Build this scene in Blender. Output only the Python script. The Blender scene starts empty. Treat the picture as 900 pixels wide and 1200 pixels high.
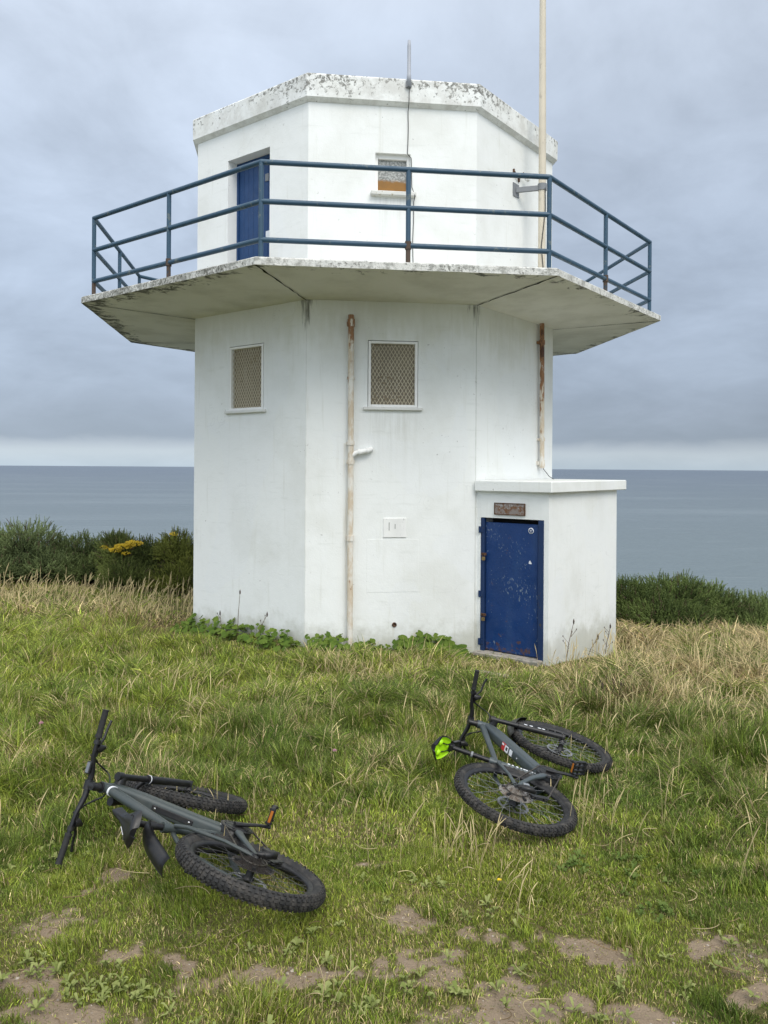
import bpy, math, random
import numpy as np
from mathutils import Matrix, Vector
R = math.radians
rng = np.random.default_rng(7)
random.seed(7)
sc = bpy.context.scene
col = sc.collection
EYE = 2.2                                   # camera height above the foot of the tower's front corner
OX, OY, ROT = -0.2151, 12.4314, 0.1208      # tower axis and its turn
RW, RU, RS, RP = 2.8005, 2.775, 4.3053, 2.8475
Z_SLAB, Z_SLABB, Z_SOFF, Z_PT, Z_PB = 4.413, 4.323, 4.263, 7.0425, 6.7533
CW = math.cos(math.pi / 8)

# ------------------------------------------------------------------ helpers
def link(o, parent=None):
    col.objects.link(o)
    if parent is not None: o.parent = parent
    return o
def tag(o, label=None, cat=None, group=None, kind=None):
    if label: o['label'] = label
    if cat: o['category'] = cat
    if group: o['group'] = group
    if kind: o['kind'] = kind
    return o
def empty(name, loc=(0, 0, 0), rz=0, parent=None):
    o = bpy.data.objects.new(name, None); o.empty_display_size = .1
    o.location = loc; o.rotation_euler = (0, 0, rz)
    return link(o, parent)

class MB:
    def __init__(s): s.v = []; s.f = []; s.m = []; s.s = []
    def add(s, vs, fs, mat=0, smooth=False):
        b = len(s.v); s.v += [tuple(map(float, v)) for v in vs]
        for f in fs: s.f.append([b + i for i in f]); s.m.append(mat); s.s.append(smooth)
    def quad(s, a, b, c, d, mat=0): s.add([a, b, c, d], [(0, 1, 2, 3)], mat)
    def box(s, c, ax, ay, az, mat=0, bev=0.0):
        """box with centre c and half-axis vectors ax, ay, az; bev chamfers the four long edges of az"""
        c, ax, ay, az = (np.asarray(q, float) for q in (c, ax, ay, az))
        if bev <= 0:
            vs = [c + i * ax + j * ay + k * az for k in (-1, 1) for i, j in ((-1, -1), (1, -1), (1, 1), (-1, 1))]
            s.add(vs, [(3, 2, 1, 0), (4, 5, 6, 7), (0, 1, 5, 4), (1, 2, 6, 5), (2, 3, 7, 6), (3, 0, 4, 7)], mat)
        else:
            bx = 1 - bev / max(np.linalg.norm(ax), 1e-6); by = 1 - bev / max(np.linalg.norm(ay), 1e-6); bz = 1 - bev / max(np.linalg.norm(az), 1e-6)
            o = [(-1, -by), (-bx, -1), (bx, -1), (1, -by), (1, by), (bx, 1), (-bx, 1), (-1, by)]
            rings = []
            for k, q in ((-1, 0), (-bz, 1), (bz, 1), (1, 0)):
                sx = 1 if q else bx
                sy = 1 if q else by
                rings.append([c + i * sx * ax + j * sy * ay + k * az for i, j in o])
            vs = [p for r_ in rings for p in r_]; fs = []
            for a in range(3):
                for i in range(8):
                    j = (i + 1) % 8; fs.append((a * 8 + i, a * 8 + j, a * 8 + 8 + j, a * 8 + 8 + i))
            fs.append(tuple(range(7, -1, -1))); fs.append(tuple(range(24, 32)))
            s.add(vs, fs, mat)
    def loft(s, pts, sizes, side, n=16, ex=2.0, mat=0, caps=True, smooth=True):
        """superellipse section swept along pts; sizes = (half along side, half across)"""
        pts = [np.asarray(p, float) for p in pts]; side = np.asarray(side, float)
        rings = []
        for i, p in enumerate(pts):
            d = pts[min(i + 1, len(pts) - 1)] - pts[max(i - 1, 0)]; d /= np.linalg.norm(d) + 1e-12
            a = side - d * (side @ d); a /= np.linalg.norm(a) + 1e-12; b = np.cross(d, a)
            ha, hb = sizes[i] if isinstance(sizes, list) else sizes
            rg = []
            for k in range(n):
                t = 2 * math.pi * (k + .5) / n; ct, st = math.cos(t), math.sin(t)
                rg.append(p + a * ha * math.copysign(abs(ct) ** (2 / ex), ct) + b * hb * math.copysign(abs(st) ** (2 / ex), st))
            rings.append(rg)
        vs = [q for r_ in rings for q in r_]; fs = []
        for i in range(len(pts) - 1):
            for k in range(n):
                j = (k + 1) % n; fs.append((i * n + k, i * n + j, (i + 1) * n + j, (i + 1) * n + k))
        s.add(vs, fs, mat, smooth)
        if caps:
            s.add(rings[0], [tuple(range(n - 1, -1, -1))], mat); s.add(rings[-1], [tuple(range(n))], mat)
    def tube(s, pts, r, n=8, mat=0, caps=True, smooth=True):
        pts = [np.asarray(p, float) for p in pts]
        d = pts[-1] - pts[0]
        for q in pts[1:]:
            if np.linalg.norm(d) > 1e-6: break
            d = q - pts[0]
        d = d / (np.linalg.norm(d) + 1e-12)
        up = np.array([0, 0, 1.]) if abs(d[2]) < .8 else np.array([1., 0.15, 0])
        sz = [(q, q) for q in r] if isinstance(r, (list, tuple)) else (r, r)
        s.loft(pts, sz, up, n, 2.0, mat, caps, smooth)
    def lathe(s, c, axis, prof, n=24, mat=0, smooth=True, closed=False):
        """prof = [(radius, height along axis)]"""
        c = np.asarray(c, float); ax = np.asarray(axis, float); ax = ax / np.linalg.norm(ax)
        u = np.cross(ax, [0, 0, 1.] if abs(ax[2]) < .9 else [1., 0, 0]); u /= np.linalg.norm(u); w = np.cross(ax, u)
        vs = []
        for r_, h in prof:
            for k in range(n):
                t = 2 * math.pi * k / n; vs.append(c + ax * h + r_ * (u * math.cos(t) + w * math.sin(t)))
        fs = []; m = len(prof)
        for i in range(m if closed else m - 1):
            for k in range(n):
                j = (k + 1) % n; i2 = (i + 1) % m
                fs.append((i * n + k, i * n + j, i2 * n + j, i2 * n + k))
        s.add(vs, fs, mat, smooth)
    def build(s, name, mats, parent=None, xf=None):
        me = bpy.data.meshes.new(name)
        v = np.array(s.v, float).reshape(-1, 3)
        if xf is not None: v = xf(v)
        me.from_pydata(v.tolist(), [], s.f)
        for m in (mats if isinstance(mats, (list, tuple)) else [mats]): me.materials.append(m)
        me.polygons.foreach_set('material_index', s.m); me.polygons.foreach_set('use_smooth', s.s)
        me.update()
        return link(bpy.data.objects.new(name, me), parent)

def nz_hash(ix, iy, seed):
    h = (ix.astype(np.int64) * 374761393 + iy.astype(np.int64) * 668265263 + seed * 1442695041) & 0xffffffff
    h = ((h ^ (h >> 13)) * 1274126177) & 0xffffffff
    return ((h ^ (h >> 16)) & 0xffff) / 65535.0
def noise2(x, y, seed=0):
    ix, iy = np.floor(x), np.floor(y); fx, fy = x - ix, y - iy
    fx = fx * fx * (3 - 2 * fx); fy = fy * fy * (3 - 2 * fy)
    a = nz_hash(ix, iy, seed); b = nz_hash(ix + 1, iy, seed); c = nz_hash(ix, iy + 1, seed); d = nz_hash(ix + 1, iy + 1, seed)
    return (a * (1 - fx) + b * fx) * (1 - fy) + (c * (1 - fx) + d * fx) * fy
def fbm(x, y, seed=0, o=3):
    t = 0; w = 0; a = 1.
    for k in range(o): t = t + a * noise2(x * 2 ** k, y * 2 ** k, seed + k * 17); w += a; a *= .5
    return t / w
def sstep(a, b, x):
    t = np.clip((x - a) / (b - a), 0, 1); return t * t * (3 - 2 * t)

# ------------------------------------------------------------------ materials
def mat(name, base, rough=.6, metal=0., spec=.5):
    m = bpy.data.materials.new(name); m.use_nodes = True
    nt = m.node_tree; b = nt.nodes['Principled BSDF']
    b.inputs['Base Color'].default_value = (*base, 1); b.inputs['Roughness'].default_value = rough
    b.inputs['Metallic'].default_value = metal; b.inputs['Specular IOR Level'].default_value = spec
    return m
class NT:
    """small wrapper for writing node trees"""
    def __init__(s, m):
        s.nt = m.node_tree; s.n = s.nt.nodes; s.l = s.nt.links; s.b = s.n.get('Principled BSDF')
    def node(s, t, **kw):
        n = s.n.new(t)
        for k, v in kw.items(): setattr(n, k, v)
        return n
    def put(s, sock, val):
        if hasattr(val, 'is_output'): s.l.new(val, sock)
        elif isinstance(val, (tuple, list)) and len(val) == 3 and sock.type == 'RGBA': sock.default_value = (*val, 1)
        else: sock.default_value = val
    def obj(s): return s.node('ShaderNodeTexCoord').outputs['Object']
    def scale(s, v, sx, sy, sz):
        n = s.node('ShaderNodeMapping'); s.put(n.inputs['Vector'], v); n.inputs['Scale'].default_value = (sx, sy, sz); return n.outputs[0]
    def noise(s, v, sc_=5, det=4, ro=.55, dist=0):
        n = s.node('ShaderNodeTexNoise'); s.put(n.inputs['Vector'], v); n.inputs['Scale'].default_value = sc_
        n.inputs['Detail'].default_value = det; n.inputs['Roughness'].default_value = ro; n.inputs['Distortion'].default_value = dist
        return n.outputs['Fac']
    def math(s, op, a, b=0., c=0., clamp=False):
        n = s.node('ShaderNodeMath', operation=op); n.use_clamp = clamp
        s.put(n.inputs[0], a); s.put(n.inputs[1], b); s.put(n.inputs[2], c); return n.outputs[0]
    def ramp(s, f, lo, hi, a=0., b=1.):
        n = s.node('ShaderNodeMapRange', interpolation_type='SMOOTHSTEP'); s.put(n.inputs['Value'], f)
        n.inputs['From Min'].default_value = lo; n.inputs['From Max'].default_value = hi
        n.inputs['To Min'].default_value = a; n.inputs['To Max'].default_value = b; return n.outputs[0]
    def mix(s, f, a, b):
        n = s.node('ShaderNodeMix', data_type='RGBA'); s.put(n.inputs['Factor'], f)
        s.put(n.inputs[6], a); s.put(n.inputs[7], b); return n.outputs[2]
    def bump(s, h, st=.3, dist=.01):
        n = s.node('ShaderNodeBump'); s.put(n.inputs['Height'], h); n.inputs['Strength'].default_value = st
        n.inputs['Distance'].default_value = dist; s.l.new(n.outputs[0], s.b.inputs['Normal']); return n
    def dist(s, v, p):
        n = s.node('ShaderNodeVectorMath', operation='DISTANCE'); s.put(n.inputs[0], v); n.inputs[1].default_value = p; return n.outputs['Value']
    def dot(s, v, p):
        n = s.node('ShaderNodeVectorMath', operation='DOT_PRODUCT'); s.put(n.inputs[0], v); n.inputs[1].default_value = p; return n.outputs['Value']
    def sep(s, v):
        n = s.node('ShaderNodeSeparateXYZ'); s.put(n.inputs[0], v); return n.outputs
    def color(s, c): s.put(s.b.inputs['Base Color'], c)
    def rough(s, r): s.put(s.b.inputs['Roughness'], r)

def corner(i, rad, z=0.):
    a = R(-157.5 + 45 * i); return np.array([rad * math.cos(a), rad * math.sin(a), z])

def wall_paint(name, parapet=False):
    m = mat(name, (.76, .77, .74), .75, 0, .3); t = NT(m); v = t.obj()
    big = t.noise(v, 1.1, 5, .6); c = t.mix(t.ramp(big, .42, .72), (.825, .84, .815), (.735, .745, .705))
    st = t.noise(t.scale(v, 7, 7, .55), 2.2, 4, .6)
    c = t.mix(t.math('MULTIPLY', t.ramp(st, .56, .80), .30), c, (.56, .56, .48))
    hz = t.noise(t.scale(v, 1.2, 1.2, 9), 2.0, 4, .6)
    c = t.mix(t.math('MULTIPLY', t.ramp(hz, .58, .75), .25), c, (.60, .62, .58))
    z = t.sep(v)[2]
    # soil splashed on the foot of the wall, ragged upper limit
    sp = t.math('ADD', z, t.math('MULTIPLY', t.noise(v, 3.5, 5, .65), -.9))
    c = t.mix(t.math('MULTIPLY', t.ramp(sp, -.1, -.45), .5), c, (.34, .34, .25))
    # green algae below the balcony
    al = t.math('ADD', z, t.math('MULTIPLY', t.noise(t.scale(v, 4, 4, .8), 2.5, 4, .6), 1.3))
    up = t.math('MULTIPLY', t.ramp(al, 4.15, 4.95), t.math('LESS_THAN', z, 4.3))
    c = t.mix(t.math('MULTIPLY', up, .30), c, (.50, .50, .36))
    # dark runs below the balcony corners
    for i in (1, 2):
        p = corner(i, RW)
        flat = t.node('ShaderNodeVectorMath', operation='MULTIPLY'); t.put(flat.inputs[0], v); flat.inputs[1].default_value = (1, 1, 0)
        d = t.dist(flat.outputs[0], tuple(p))
        run = t.noise(t.scale(v, 22, 22, 1.6), 1.6, 4, .65)
        w = t.math('ADD', t.math('MULTIPLY', d, -7.), t.math('MULTIPLY', t.math('SUBTRACT', z, 4.22), 1.9 if i == 1 else 2.6))
        k = t.math('ADD', w, t.math('MULTIPLY', run, 3.0))
        c = t.mix(t.math('MULTIPLY', t.math('MULTIPLY', t.ramp(k, .75, 1.5), t.math('LESS_THAN', z, 4.3)), .85), c, (.09, .09, .07))
    X_, Y_ = t.sep(v)[0], t.sep(v)[1]
    def run_mask(xc, w, ztop, zlen, ycut=-2.4):
        near = t.ramp(t.math('ABSOLUTE', t.math('SUBTRACT', X_, xc)), w, w * .3)
        fall = t.math('MULTIPLY', t.math('LESS_THAN', z, ztop), t.ramp(z, ztop - zlen, ztop))
        return t.math('MULTIPLY', t.math('MULTIPLY', near, fall), t.math('MULTIPLY', t.math('LESS_THAN', Y_, ycut), t.ramp(t.noise(t.scale(v, 14, 14, .8), 1.8, 4, .6), .35, .65)))
    c = t.mix(t.math('MULTIPLY', run_mask(-.565, .05, 2.5, 3.4), .55), c, (.52, .42, .24))
    c = t.mix(t.math('MULTIPLY', run_mask(.01, .42, 2.9, 1.1), .30), c, (.50, .49, .42))
    c = t.mix(t.math('MULTIPLY', run_mask(.045, .03, .23, .5), .6), c, (.42, .28, .15))
    if parapet is False:
        c = t.mix(t.math('MULTIPLY', run_mask(-.02, .30, 5.58, .7), .25), c, (.48, .47, .42))
    for i in (1, 2):
        q = corner(i, RW); dd = t.math('ADD', t.math('ABSOLUTE', t.math('SUBTRACT', X_, float(q[0]))), t.math('ABSOLUTE', t.math('SUBTRACT', Y_, float(q[1]))))
        c = t.mix(t.math('MULTIPLY', t.ramp(t.math('ADD', dd, t.math('MULTIPLY', t.noise(t.scale(v, 3, 3, 1.2), 4, 4, .6), .03)), .030, .018), .45 if i == 2 else .2), c, (.36, .36, .31))
    pr_ = t.noise(t.scale(v, 1, 1, .7), .8, 2, .4, .8); c = t.mix(t.math('MULTIPLY', t.ramp(pr_, .575, .585), .30), c, (.80, .82, .82))
    # small chips and flakes
    ch = t.noise(v, 26, 3, .6); chm = t.noise(v, 1.7, 3, .6)
    k = t.math('MULTIPLY', t.ramp(ch, .67, .71), t.ramp(chm, .52, .66))
    c = t.mix(t.math('MULTIPLY', k, .7), c, (.30, .29, .26))
    # hairline cracks
    vo = t.node('ShaderNodeTexVoronoi', feature='DISTANCE_TO_EDGE'); vo.inputs['Scale'].default_value = .9
    wob = t.node('ShaderNodeVectorMath', operation='ADD'); t.put(wob.inputs[0], v)
    nn = t.node('ShaderNodeTexNoise'); nn.inputs['Scale'].default_value = 3.; t.put(nn.inputs['Vector'], v); t.l.new(nn.outputs['Color'], wob.inputs[1])
    t.l.new(wob.outputs[0], vo.inputs['Vector'])
    k = t.math('MULTIPLY', t.ramp(vo.outputs['Distance'], .006, .001), t.ramp(t.noise(v, .9, 2), .5, .6))
    c = t.mix(t.math('MULTIPLY', k, .10), c, (.32, .32, .30))
    if parapet:
        near = None
        for i, w in ((1, 1.1), (2, 1.1), (0, .6), (3, .6)):
            d = t.ramp(t.dist(v, tuple(corner(i, RP, 6.95))), .05, 1.4, w, 0.25)
            near = d if near is None else t.math('MAXIMUM', near, d)
        fl = t.noise(v, 17, 6, .72, .4); pz = t.math('MULTIPLY', t.math('SUBTRACT', z, 6.9), .45)
        run = t.noise(t.scale(v, 9, 9, 1.0), 1.5, 3, .6)
        k = t.math('ADD', t.math('ADD', fl, t.math('MULTIPLY', near, .13)), t.math('ADD', pz, t.math('MULTIPLY', run, .16)))
        c = t.mix(t.math('MULTIPLY', t.ramp(k, .725, .80), .85), c, (.075, .075, .062))
        gr = t.noise(v, 5, 5, .7); c = t.mix(t.math('MULTIPLY', t.ramp(gr, .38, .66), .50), c, (.47, .46, .42))
    t.color(c)
    h = t.math('ADD', t.math('MULTIPLY', t.noise(v, 60, 4, .6), .35), t.math('MULTIPLY', t.noise(v, 6, 4, .6), 1.0))
    t.bump(h, .35, .012)
    return m

M = {}
M['wall'] = wall_paint('painted_render'); M['parapet'] = wall_paint('painted_parapet', True)

def concrete_edge():
    m = mat('weathered_concrete', (.5, .5, .47), .9, 0, .2); t = NT(m); v = t.obj()
    a = t.noise(v, 9, 6, .75, .3); b = t.noise(v, 34, 5, .7); d = t.noise(v, 1.3, 3)
    c = t.mix(t.ramp(t.math('ADD', a, t.ramp(t.sep(v)[0], -2.2, -.6, .02, -.05)), .40, .60), (.70, .70, .66), (.36, .36, .33))
    k = t.math('ADD', b, t.math('MULTIPLY', t.math('SUBTRACT', d, .5), .55))
    k = t.math('ADD', k, t.ramp(t.sep(v)[0], -2.2, -.6, .02, -.075)); c = t.mix(t.math('MULTIPLY', t.ramp(k, .50, .60), .85), c, (.12, .12, .10))
    c = t.mix(t.math('MULTIPLY', t.ramp(t.noise(v, 16, 4), .62, .7), .6), c, (.72, .73, .70))
    t.color(c); t.bump(t.math('ADD', a, b), .7, .02); return m
M['edge'] = concrete_edge()

def soffit():
    m = mat('painted_soffit', (.6, .6, .52), .8, 0, .2); t = NT(m); v = t.obj()
    c = t.mix(t.ramp(t.noise(v, 1.4, 5, .6), .4, .7), (.80, .79, .72), (.66, .65, .575))
    ap = None
    for k in range(4):
        a = R(-135 + 45 * k); d = t.math('ABSOLUTE', t.dot(v, (math.cos(a), math.sin(a), 0)))
        ap = d if ap is None else t.math('MAXIMUM', ap, d)
    ed = t.ramp(ap, RS * CW - .62, RS * CW, 0, .34)
    k = t.math('ADD', t.noise(t.scale(v, 1, 1, 1), 5.5, 5, .68, .6), ed)
    lft = t.ramp(t.sep(v)[0], -1.2, -3.0, 0, .10)
    k = t.math('ADD', k, lft)
    c = t.mix(t.math('MULTIPLY', t.ramp(k, .84, .97), .85), c, (.06, .06, .045))
    t.color(c); t.bump(t.noise(v, 30, 4), .25, .01); return m
M['soffit'] = soffit()
M['joint'] = mat('black_joint', (.02, .02, .017), .95, 0, .1)
M['dark'] = mat('dark_interior', (.02, .02, .02), .9)

def chipped(name, base, chip, amount=.66, sc_=22, rough=.45, streak=True):
    m = mat(name, base, rough, 0, .4); t = NT(m); v = t.obj()
    c = t.mix(t.noise(v, 3, 4), tuple(q * .8 for q in base), tuple(min(1, q * 1.22) for q in base))
    f = t.noise(t.scale(v, 1, 1, .55) if streak else v, sc_, 6, .72); g = t.noise(v, 2.6, 3)
    k = t.math('ADD', f, t.math('MULTIPLY', t.math('SUBTRACT', g, .5), .45))
    c = t.mix(t.math('MULTIPLY', t.ramp(k, amount, amount + .04), .85), c, chip)
    t.color(c); t.rough(t.ramp(t.noise(v, 8, 4), .3, .7, rough - .08, rough + .15)); t.bump(t.noise(v, 40, 3), .12, .004); return m
M['blue_door'] = chipped('blue_steel_paint', (.0065, .036, .140), (.17, .22, .28), .63, 40, .40)
M['blue_frame'] = chipped('blue_frame_paint', (.009, .030, .095), (.05, .045, .04), .64, 24, .5)
def door_rust(m, zlo, zhi):
    t = NT(m); v = t.obj(); src = t.b.inputs['Base Color'].links[0].from_socket; z = t.sep(v)[2]
    k = t.math('ADD', t.noise(v, 11, 6, .7), t.ramp(z, zlo, zhi, .16, 0.))
    c = t.mix(t.math('MULTIPLY', t.ramp(k, .64, .72), .8), src, (.10, .05, .025))
    fd = t.noise(t.scale(v, 2, 2, .5), 2.2, 4, .6); c = t.mix(t.math('MULTIPLY', t.ramp(fd, .48, .72), .30), c, (.035, .080, .19)); t.color(c)
    bn = t.b.inputs['Normal'].links[0].from_node; h = t.math('ADD', t.math('MULTIPLY', t.noise(v, 2.6, 2), 5.), t.noise(v, 40, 3)); t.put(bn.inputs['Height'], h); bn.inputs['Strength'].default_value = .35; bn.inputs['Distance'].default_value = .006
door_rust(M['blue_door'], -.08, .22)
M['blue_plank'] = chipped('blue_timber_paint', (.012, .050, .145), (.14, .2, .3), .66, 14, .5)
M['rail'] = chipped('blue_rail_paint', (.034, .080, .128), (.12, .15, .15), .62, 12, .4, False)
M['rust'] = chipped('rusty_steel', (.10, .052, .028), (.04, .022, .014), .55, 18, .85, False)
M['rail_rust'] = chipped('rail_rust', (.085, .06, .045), (.03, .06, .09), .55, 18, .8, False)

def pipe_mat(name, z0, z1):
    m = mat(name, (.62, .55, .43), .6, 0, .4); t = NT(m); v = t.obj(); z = t.sep(v)[2]
    n = t.noise(t.scale(v, 1, 1, .35), 13, 6, .7)
    k = t.math('ADD', n, t.ramp(z, z0, z1, -.05, .24))
    c = t.mix(t.ramp(t.noise(t.scale(v, 1, 1, .5), 7, 5, .65), .4, .6), (.74, .71, .64), (.60, .50, .37))
    c = t.mix(t.ramp(k, .565, .64), c, (.30, .15, .07))
    c = t.mix(t.ramp(k, .72, .80), c, (.09, .04, .025))
    t.color(c); t.bump(n, .3, .006); return m
M['pipe_f'] = pipe_mat('rusty_cream_pipe', 3.0, 4.6); M['pipe_r'] = pipe_mat('rusty_brown_pipe', 2.0, 4.4)
M['white_wood'] = chipped('old_white_gloss', (.86, .85, .80), (.36, .32, .26), .70, 20, .55)
M['sill'] = chipped('white_sill', (.70, .70, .66), (.25, .22, .16), .66, 16, .7, False)
M['lichen_sill'] = chipped('lichen_sill', (.62, .62, .58), (.30, .25, .10), .60, 22, .85, False)
M['grille'] = chipped('grille_wire', (.56, .50, .37), (.26, .19, .10), .6, 20, .7, False)
M['board'] = chipped('dirty_board', (.26, .225, .165), (.34, .31, .25), .58, 8, .8, False)
def lichen_pane():
    m = mat('lichen_glass', (.3, .3, .28), .4); t = NT(m); v = t.obj()
    c = t.mix(t.ramp(t.noise(t.scale(v, 1, 1, 1), 42, 5, .7), .40, .64), (.17, .175, .165), (.46, .47, .44))
    z = t.math('ADD', t.sep(v)[2], t.math('MULTIPLY', t.noise(v, 14, 4), .07))
    c = t.mix(t.ramp(z, 5.875, 5.83), c, t.mix(t.noise(v, 20, 4), (.30, .13, .005), (.18, .085, .008))); t.color(c); return m
M['lichen_pane'] = lichen_pane()
M['cream'] = chipped('cream_pole', (.60, .54, .43), (.45, .40, .32), .62, 10, .45)
M['steel'] = chipped('galvanised_steel', (.20, .21, .22), (.10, .07, .05), .66, 20, .5, False)
M['plastic_grey'] = mat('pale_grey_plastic', (.36, .38, .42), .5)
M['cable'] = mat('black_cable', (.02, .02, .02), .6)
M['brass'] = mat('dull_brass', (.30, .22, .10), .45, .8)
M['white'] = mat('white_sticker', (.75, .77, .8), .5)
M['plate'] = chipped('white_vent_paint', (.80, .80, .77), (.4, .4, .38), .60, 30, .75)
def sign_mat():
    m = mat('rusty_sign', (.2, .15, .1), .8); t = NT(m); v = t.obj()
    n = t.noise(v, 22, 6, .7); c = t.mix(t.ramp(n, .45, .58), (.34, .37, .38), (.17, .075, .03))
    z = t.sep(v)[2]; c = t.mix(t.math('MULTIPLY', t.ramp(z, 1.72, 1.63), .55), c, (.15, .07, .03)); t.color(c); return m
M['sign'] = sign_mat()
M['sign_letter'] = chipped('flaked_letters', (.46, .48, .48), (.20, .10, .05), .50, 60, .8, False)
M['stone'] = chipped('grey_stone', (.34, .31, .27), (.2, .2, .17), .55, 14, .9, False)

# ------------------------------------------------------------------ terrain
CP = np.array([(-.6, 3.7, -2.075), (-1.2, 4.8, -2.14), (.8, 4.8, -2.125), (1.3, 5.9, -2.175), (.5, 5.9, -2.19), (-1.5, 9.4, -2.21), (-1.0, 9.6, -2.22),
  (-2.75, 10.9, -2.29), (1.1, 9.8, -2.35), (1.96, 9.2, -2.32), (3.3, 10.9, -2.61), (2.6, 9.9, -2.44), (-5, 13.5, -2.18), (-8, 13, -2.0), (4.6, 12.3, -2.58), (7, 12.5, -2.7),
  (0, 2, -2.0), (-2, 2.5, -2.02), (2, 2.5, -2.03), (0, 0, -1.95), (3, 5.5, -2.13), (-3.5, 6, -2.08), (4, 8.5, -2.3), (-4, 9, -2.12), (0, 7.5, -2.19), (0, 15, -2.6), (-6, 4, -2.0), (6, 4, -2.0)])
def ground(x, y):
    x = np.asarray(x, float); y = np.asarray(y, float)
    num = np.zeros_like(x); den = np.zeros_like(x) + 1e-9
    for a, b, c in CP:
        w = 1.0 / ((x - a) ** 2 + (y - b) ** 2 + .35) ** 1.6
        num += w * c; den += w
    z = num / den + EYE
    z = z + (fbm(x * 1.3, y * 1.3, 5) - .5) * .05 + (fbm(x * 6, y * 6, 9) - .5) * .016
    edge = 16.2 - .28 * np.maximum(x, 0) - .05 * np.minimum(x, 0) + (fbm(x * .25, y * 0 + 3, 3) - .5) * 2
    over = np.maximum(y - edge, 0)
    z = z - np.where(over < 6, over ** 2 * .12, 4.32 + (over - 6) * 1.5)
    return np.maximum(z, -66.)
def g1(x, y): return float(ground(np.array([x]), np.array([y]))[0])
# trodden patches of bare soil: x, y, half length, half width, turn
PATCH = [(.11, 3.66, .14, .13, .1), (.94, 3.42, .27, .12, -.5), (.10, 3.27, .33, .12, .25), (.49, 3.51, .16, .07, -.3), (-1.16, 2.93, .28, .12, -.2), (.56, 3.16, .12, .12, .2),
  (.89, 3.02, .42, .09, -.35), (1.45, 3.09, .18, .09, .4), (-1.47, 3.62, .14, .14, .3), (-1.38, 4.05, .12, .2, -.2), (-1.05, 3.37, .15, .07, .3), (-1.46, 3.14, .24, .09, -.1),
  (-.66, 4.78, .12, .07, .2), (-.57, 3.2, .22, .09, .1), (-.83, 3.3, .16, .06, -.4), (.51, 3.0, .2, .1, .2), (1.42, 3.43, .22, .07, .4), (-.25, 3.2, .25, .06, .3), (.3, 2.85, .4, .08, .1), (1.2, 2.8, .3, .08, -.2), (-.7, 2.78, .3, .1, .1), (.25, 4.45, .13, .07, .2), (-.1, 4.2, .12, .06, .4)]
def bare(x, y):
    x = np.asarray(x, float); y = np.asarray(y, float); b = np.zeros_like(x)
    wob = (fbm(x * 7, y * 7, 21) - .5) * 2.0 + (fbm(x * 24, y * 24, 27) - .5) * 2.6
    for px, py, la, lb, t in PATCH:
        dx, dy = x - px, y - py; u = dx * math.cos(t) + dy * math.sin(t); v = -dx * math.sin(t) + dy * math.cos(t)
        d = np.sqrt((u / la) ** 2 + (v / lb) ** 2) * 1.32 + wob
        b = np.maximum(b, 1 - sstep(.35, 1.5, d))
    worn = sstep(.50, .72, fbm(x * 2.6, y * 3.4, 33)) * sstep(4.3, 3.2, y)
    return np.clip(np.maximum(b, worn * .5), 0, 1)

def axis_pts(parts):
    out = []
    for a, b, st in parts: out += list(np.arange(a, b, st))
    out.append(parts[-1][1]); return np.array(out)
gx = axis_pts([(-70, -20, 5), (-20, -8, 1.), (-8, -3, .25), (-3, 3, .05), (3, 8, .25), (8, 20, 1.), (20, 70, 5)])
gy = axis_pts([(-30, -4, 3), (-4, 2.2, .4), (2.2, 6, .05), (6, 12, .12), (12, 20, .4), (20, 60, 2.), (60, 80, 5.)])
XX, YY = np.meshgrid(gx, gy); ZZ = ground(XX, YY)
nx, ny = len(gx), len(gy)
me = bpy.data.meshes.new('ground')
idx = np.arange(nx * ny).reshape(ny, nx)
q = np.stack([idx[:-1, :-1], idx[:-1, 1:], idx[1:, 1:], idx[1:, :-1]], -1).reshape(-1, 4)
me.from_pydata(np.stack([XX, YY, ZZ], -1).reshape(-1, 3).tolist(), [], q.tolist())
at = me.attributes.new('soil', 'FLOAT', 'POINT'); at.data.foreach_set('value', bare(XX, YY).ravel().astype(np.float32))
me.polygons.foreach_set('use_smooth', np.ones(len(q), bool))
mg = mat('soil_and_thatch', (.2, .15, .1), .95, 0, .1); t = NT(mg); v = t.obj()
a_ = t.node('ShaderNodeAttribute', attribute_name='soil').outputs['Fac']
soil = t.mix(t.noise(v, 14, 6, .65), (.20, .152, .106), (.34, .268, .19)); soil = t.mix(t.math('MULTIPLY', t.ramp(t.noise(v, 70, 4, .7), .58, .66), .7), soil, (.13, .10, .07))
th = t.mix(t.noise(v, 20, 6, .7), (.055, .062, .02), (.17, .145, .065))
c = t.mix(t.ramp(t.math('ADD', a_, t.math('MULTIPLY', t.math('SUBTRACT', t.noise(v, 30, 5, .7), .5), .5)), .25, .6), th, soil)
t.color(c); t.bump(t.math('ADD', t.noise(v, 25, 6, .7), t.math('MULTIPLY', t.noise(v, 110, 3, .6), .4)), .8, .025)
me.materials.append(mg)
go = link(bpy.data.objects.new('ground', me)); tag(go, kind='structure')

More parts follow.
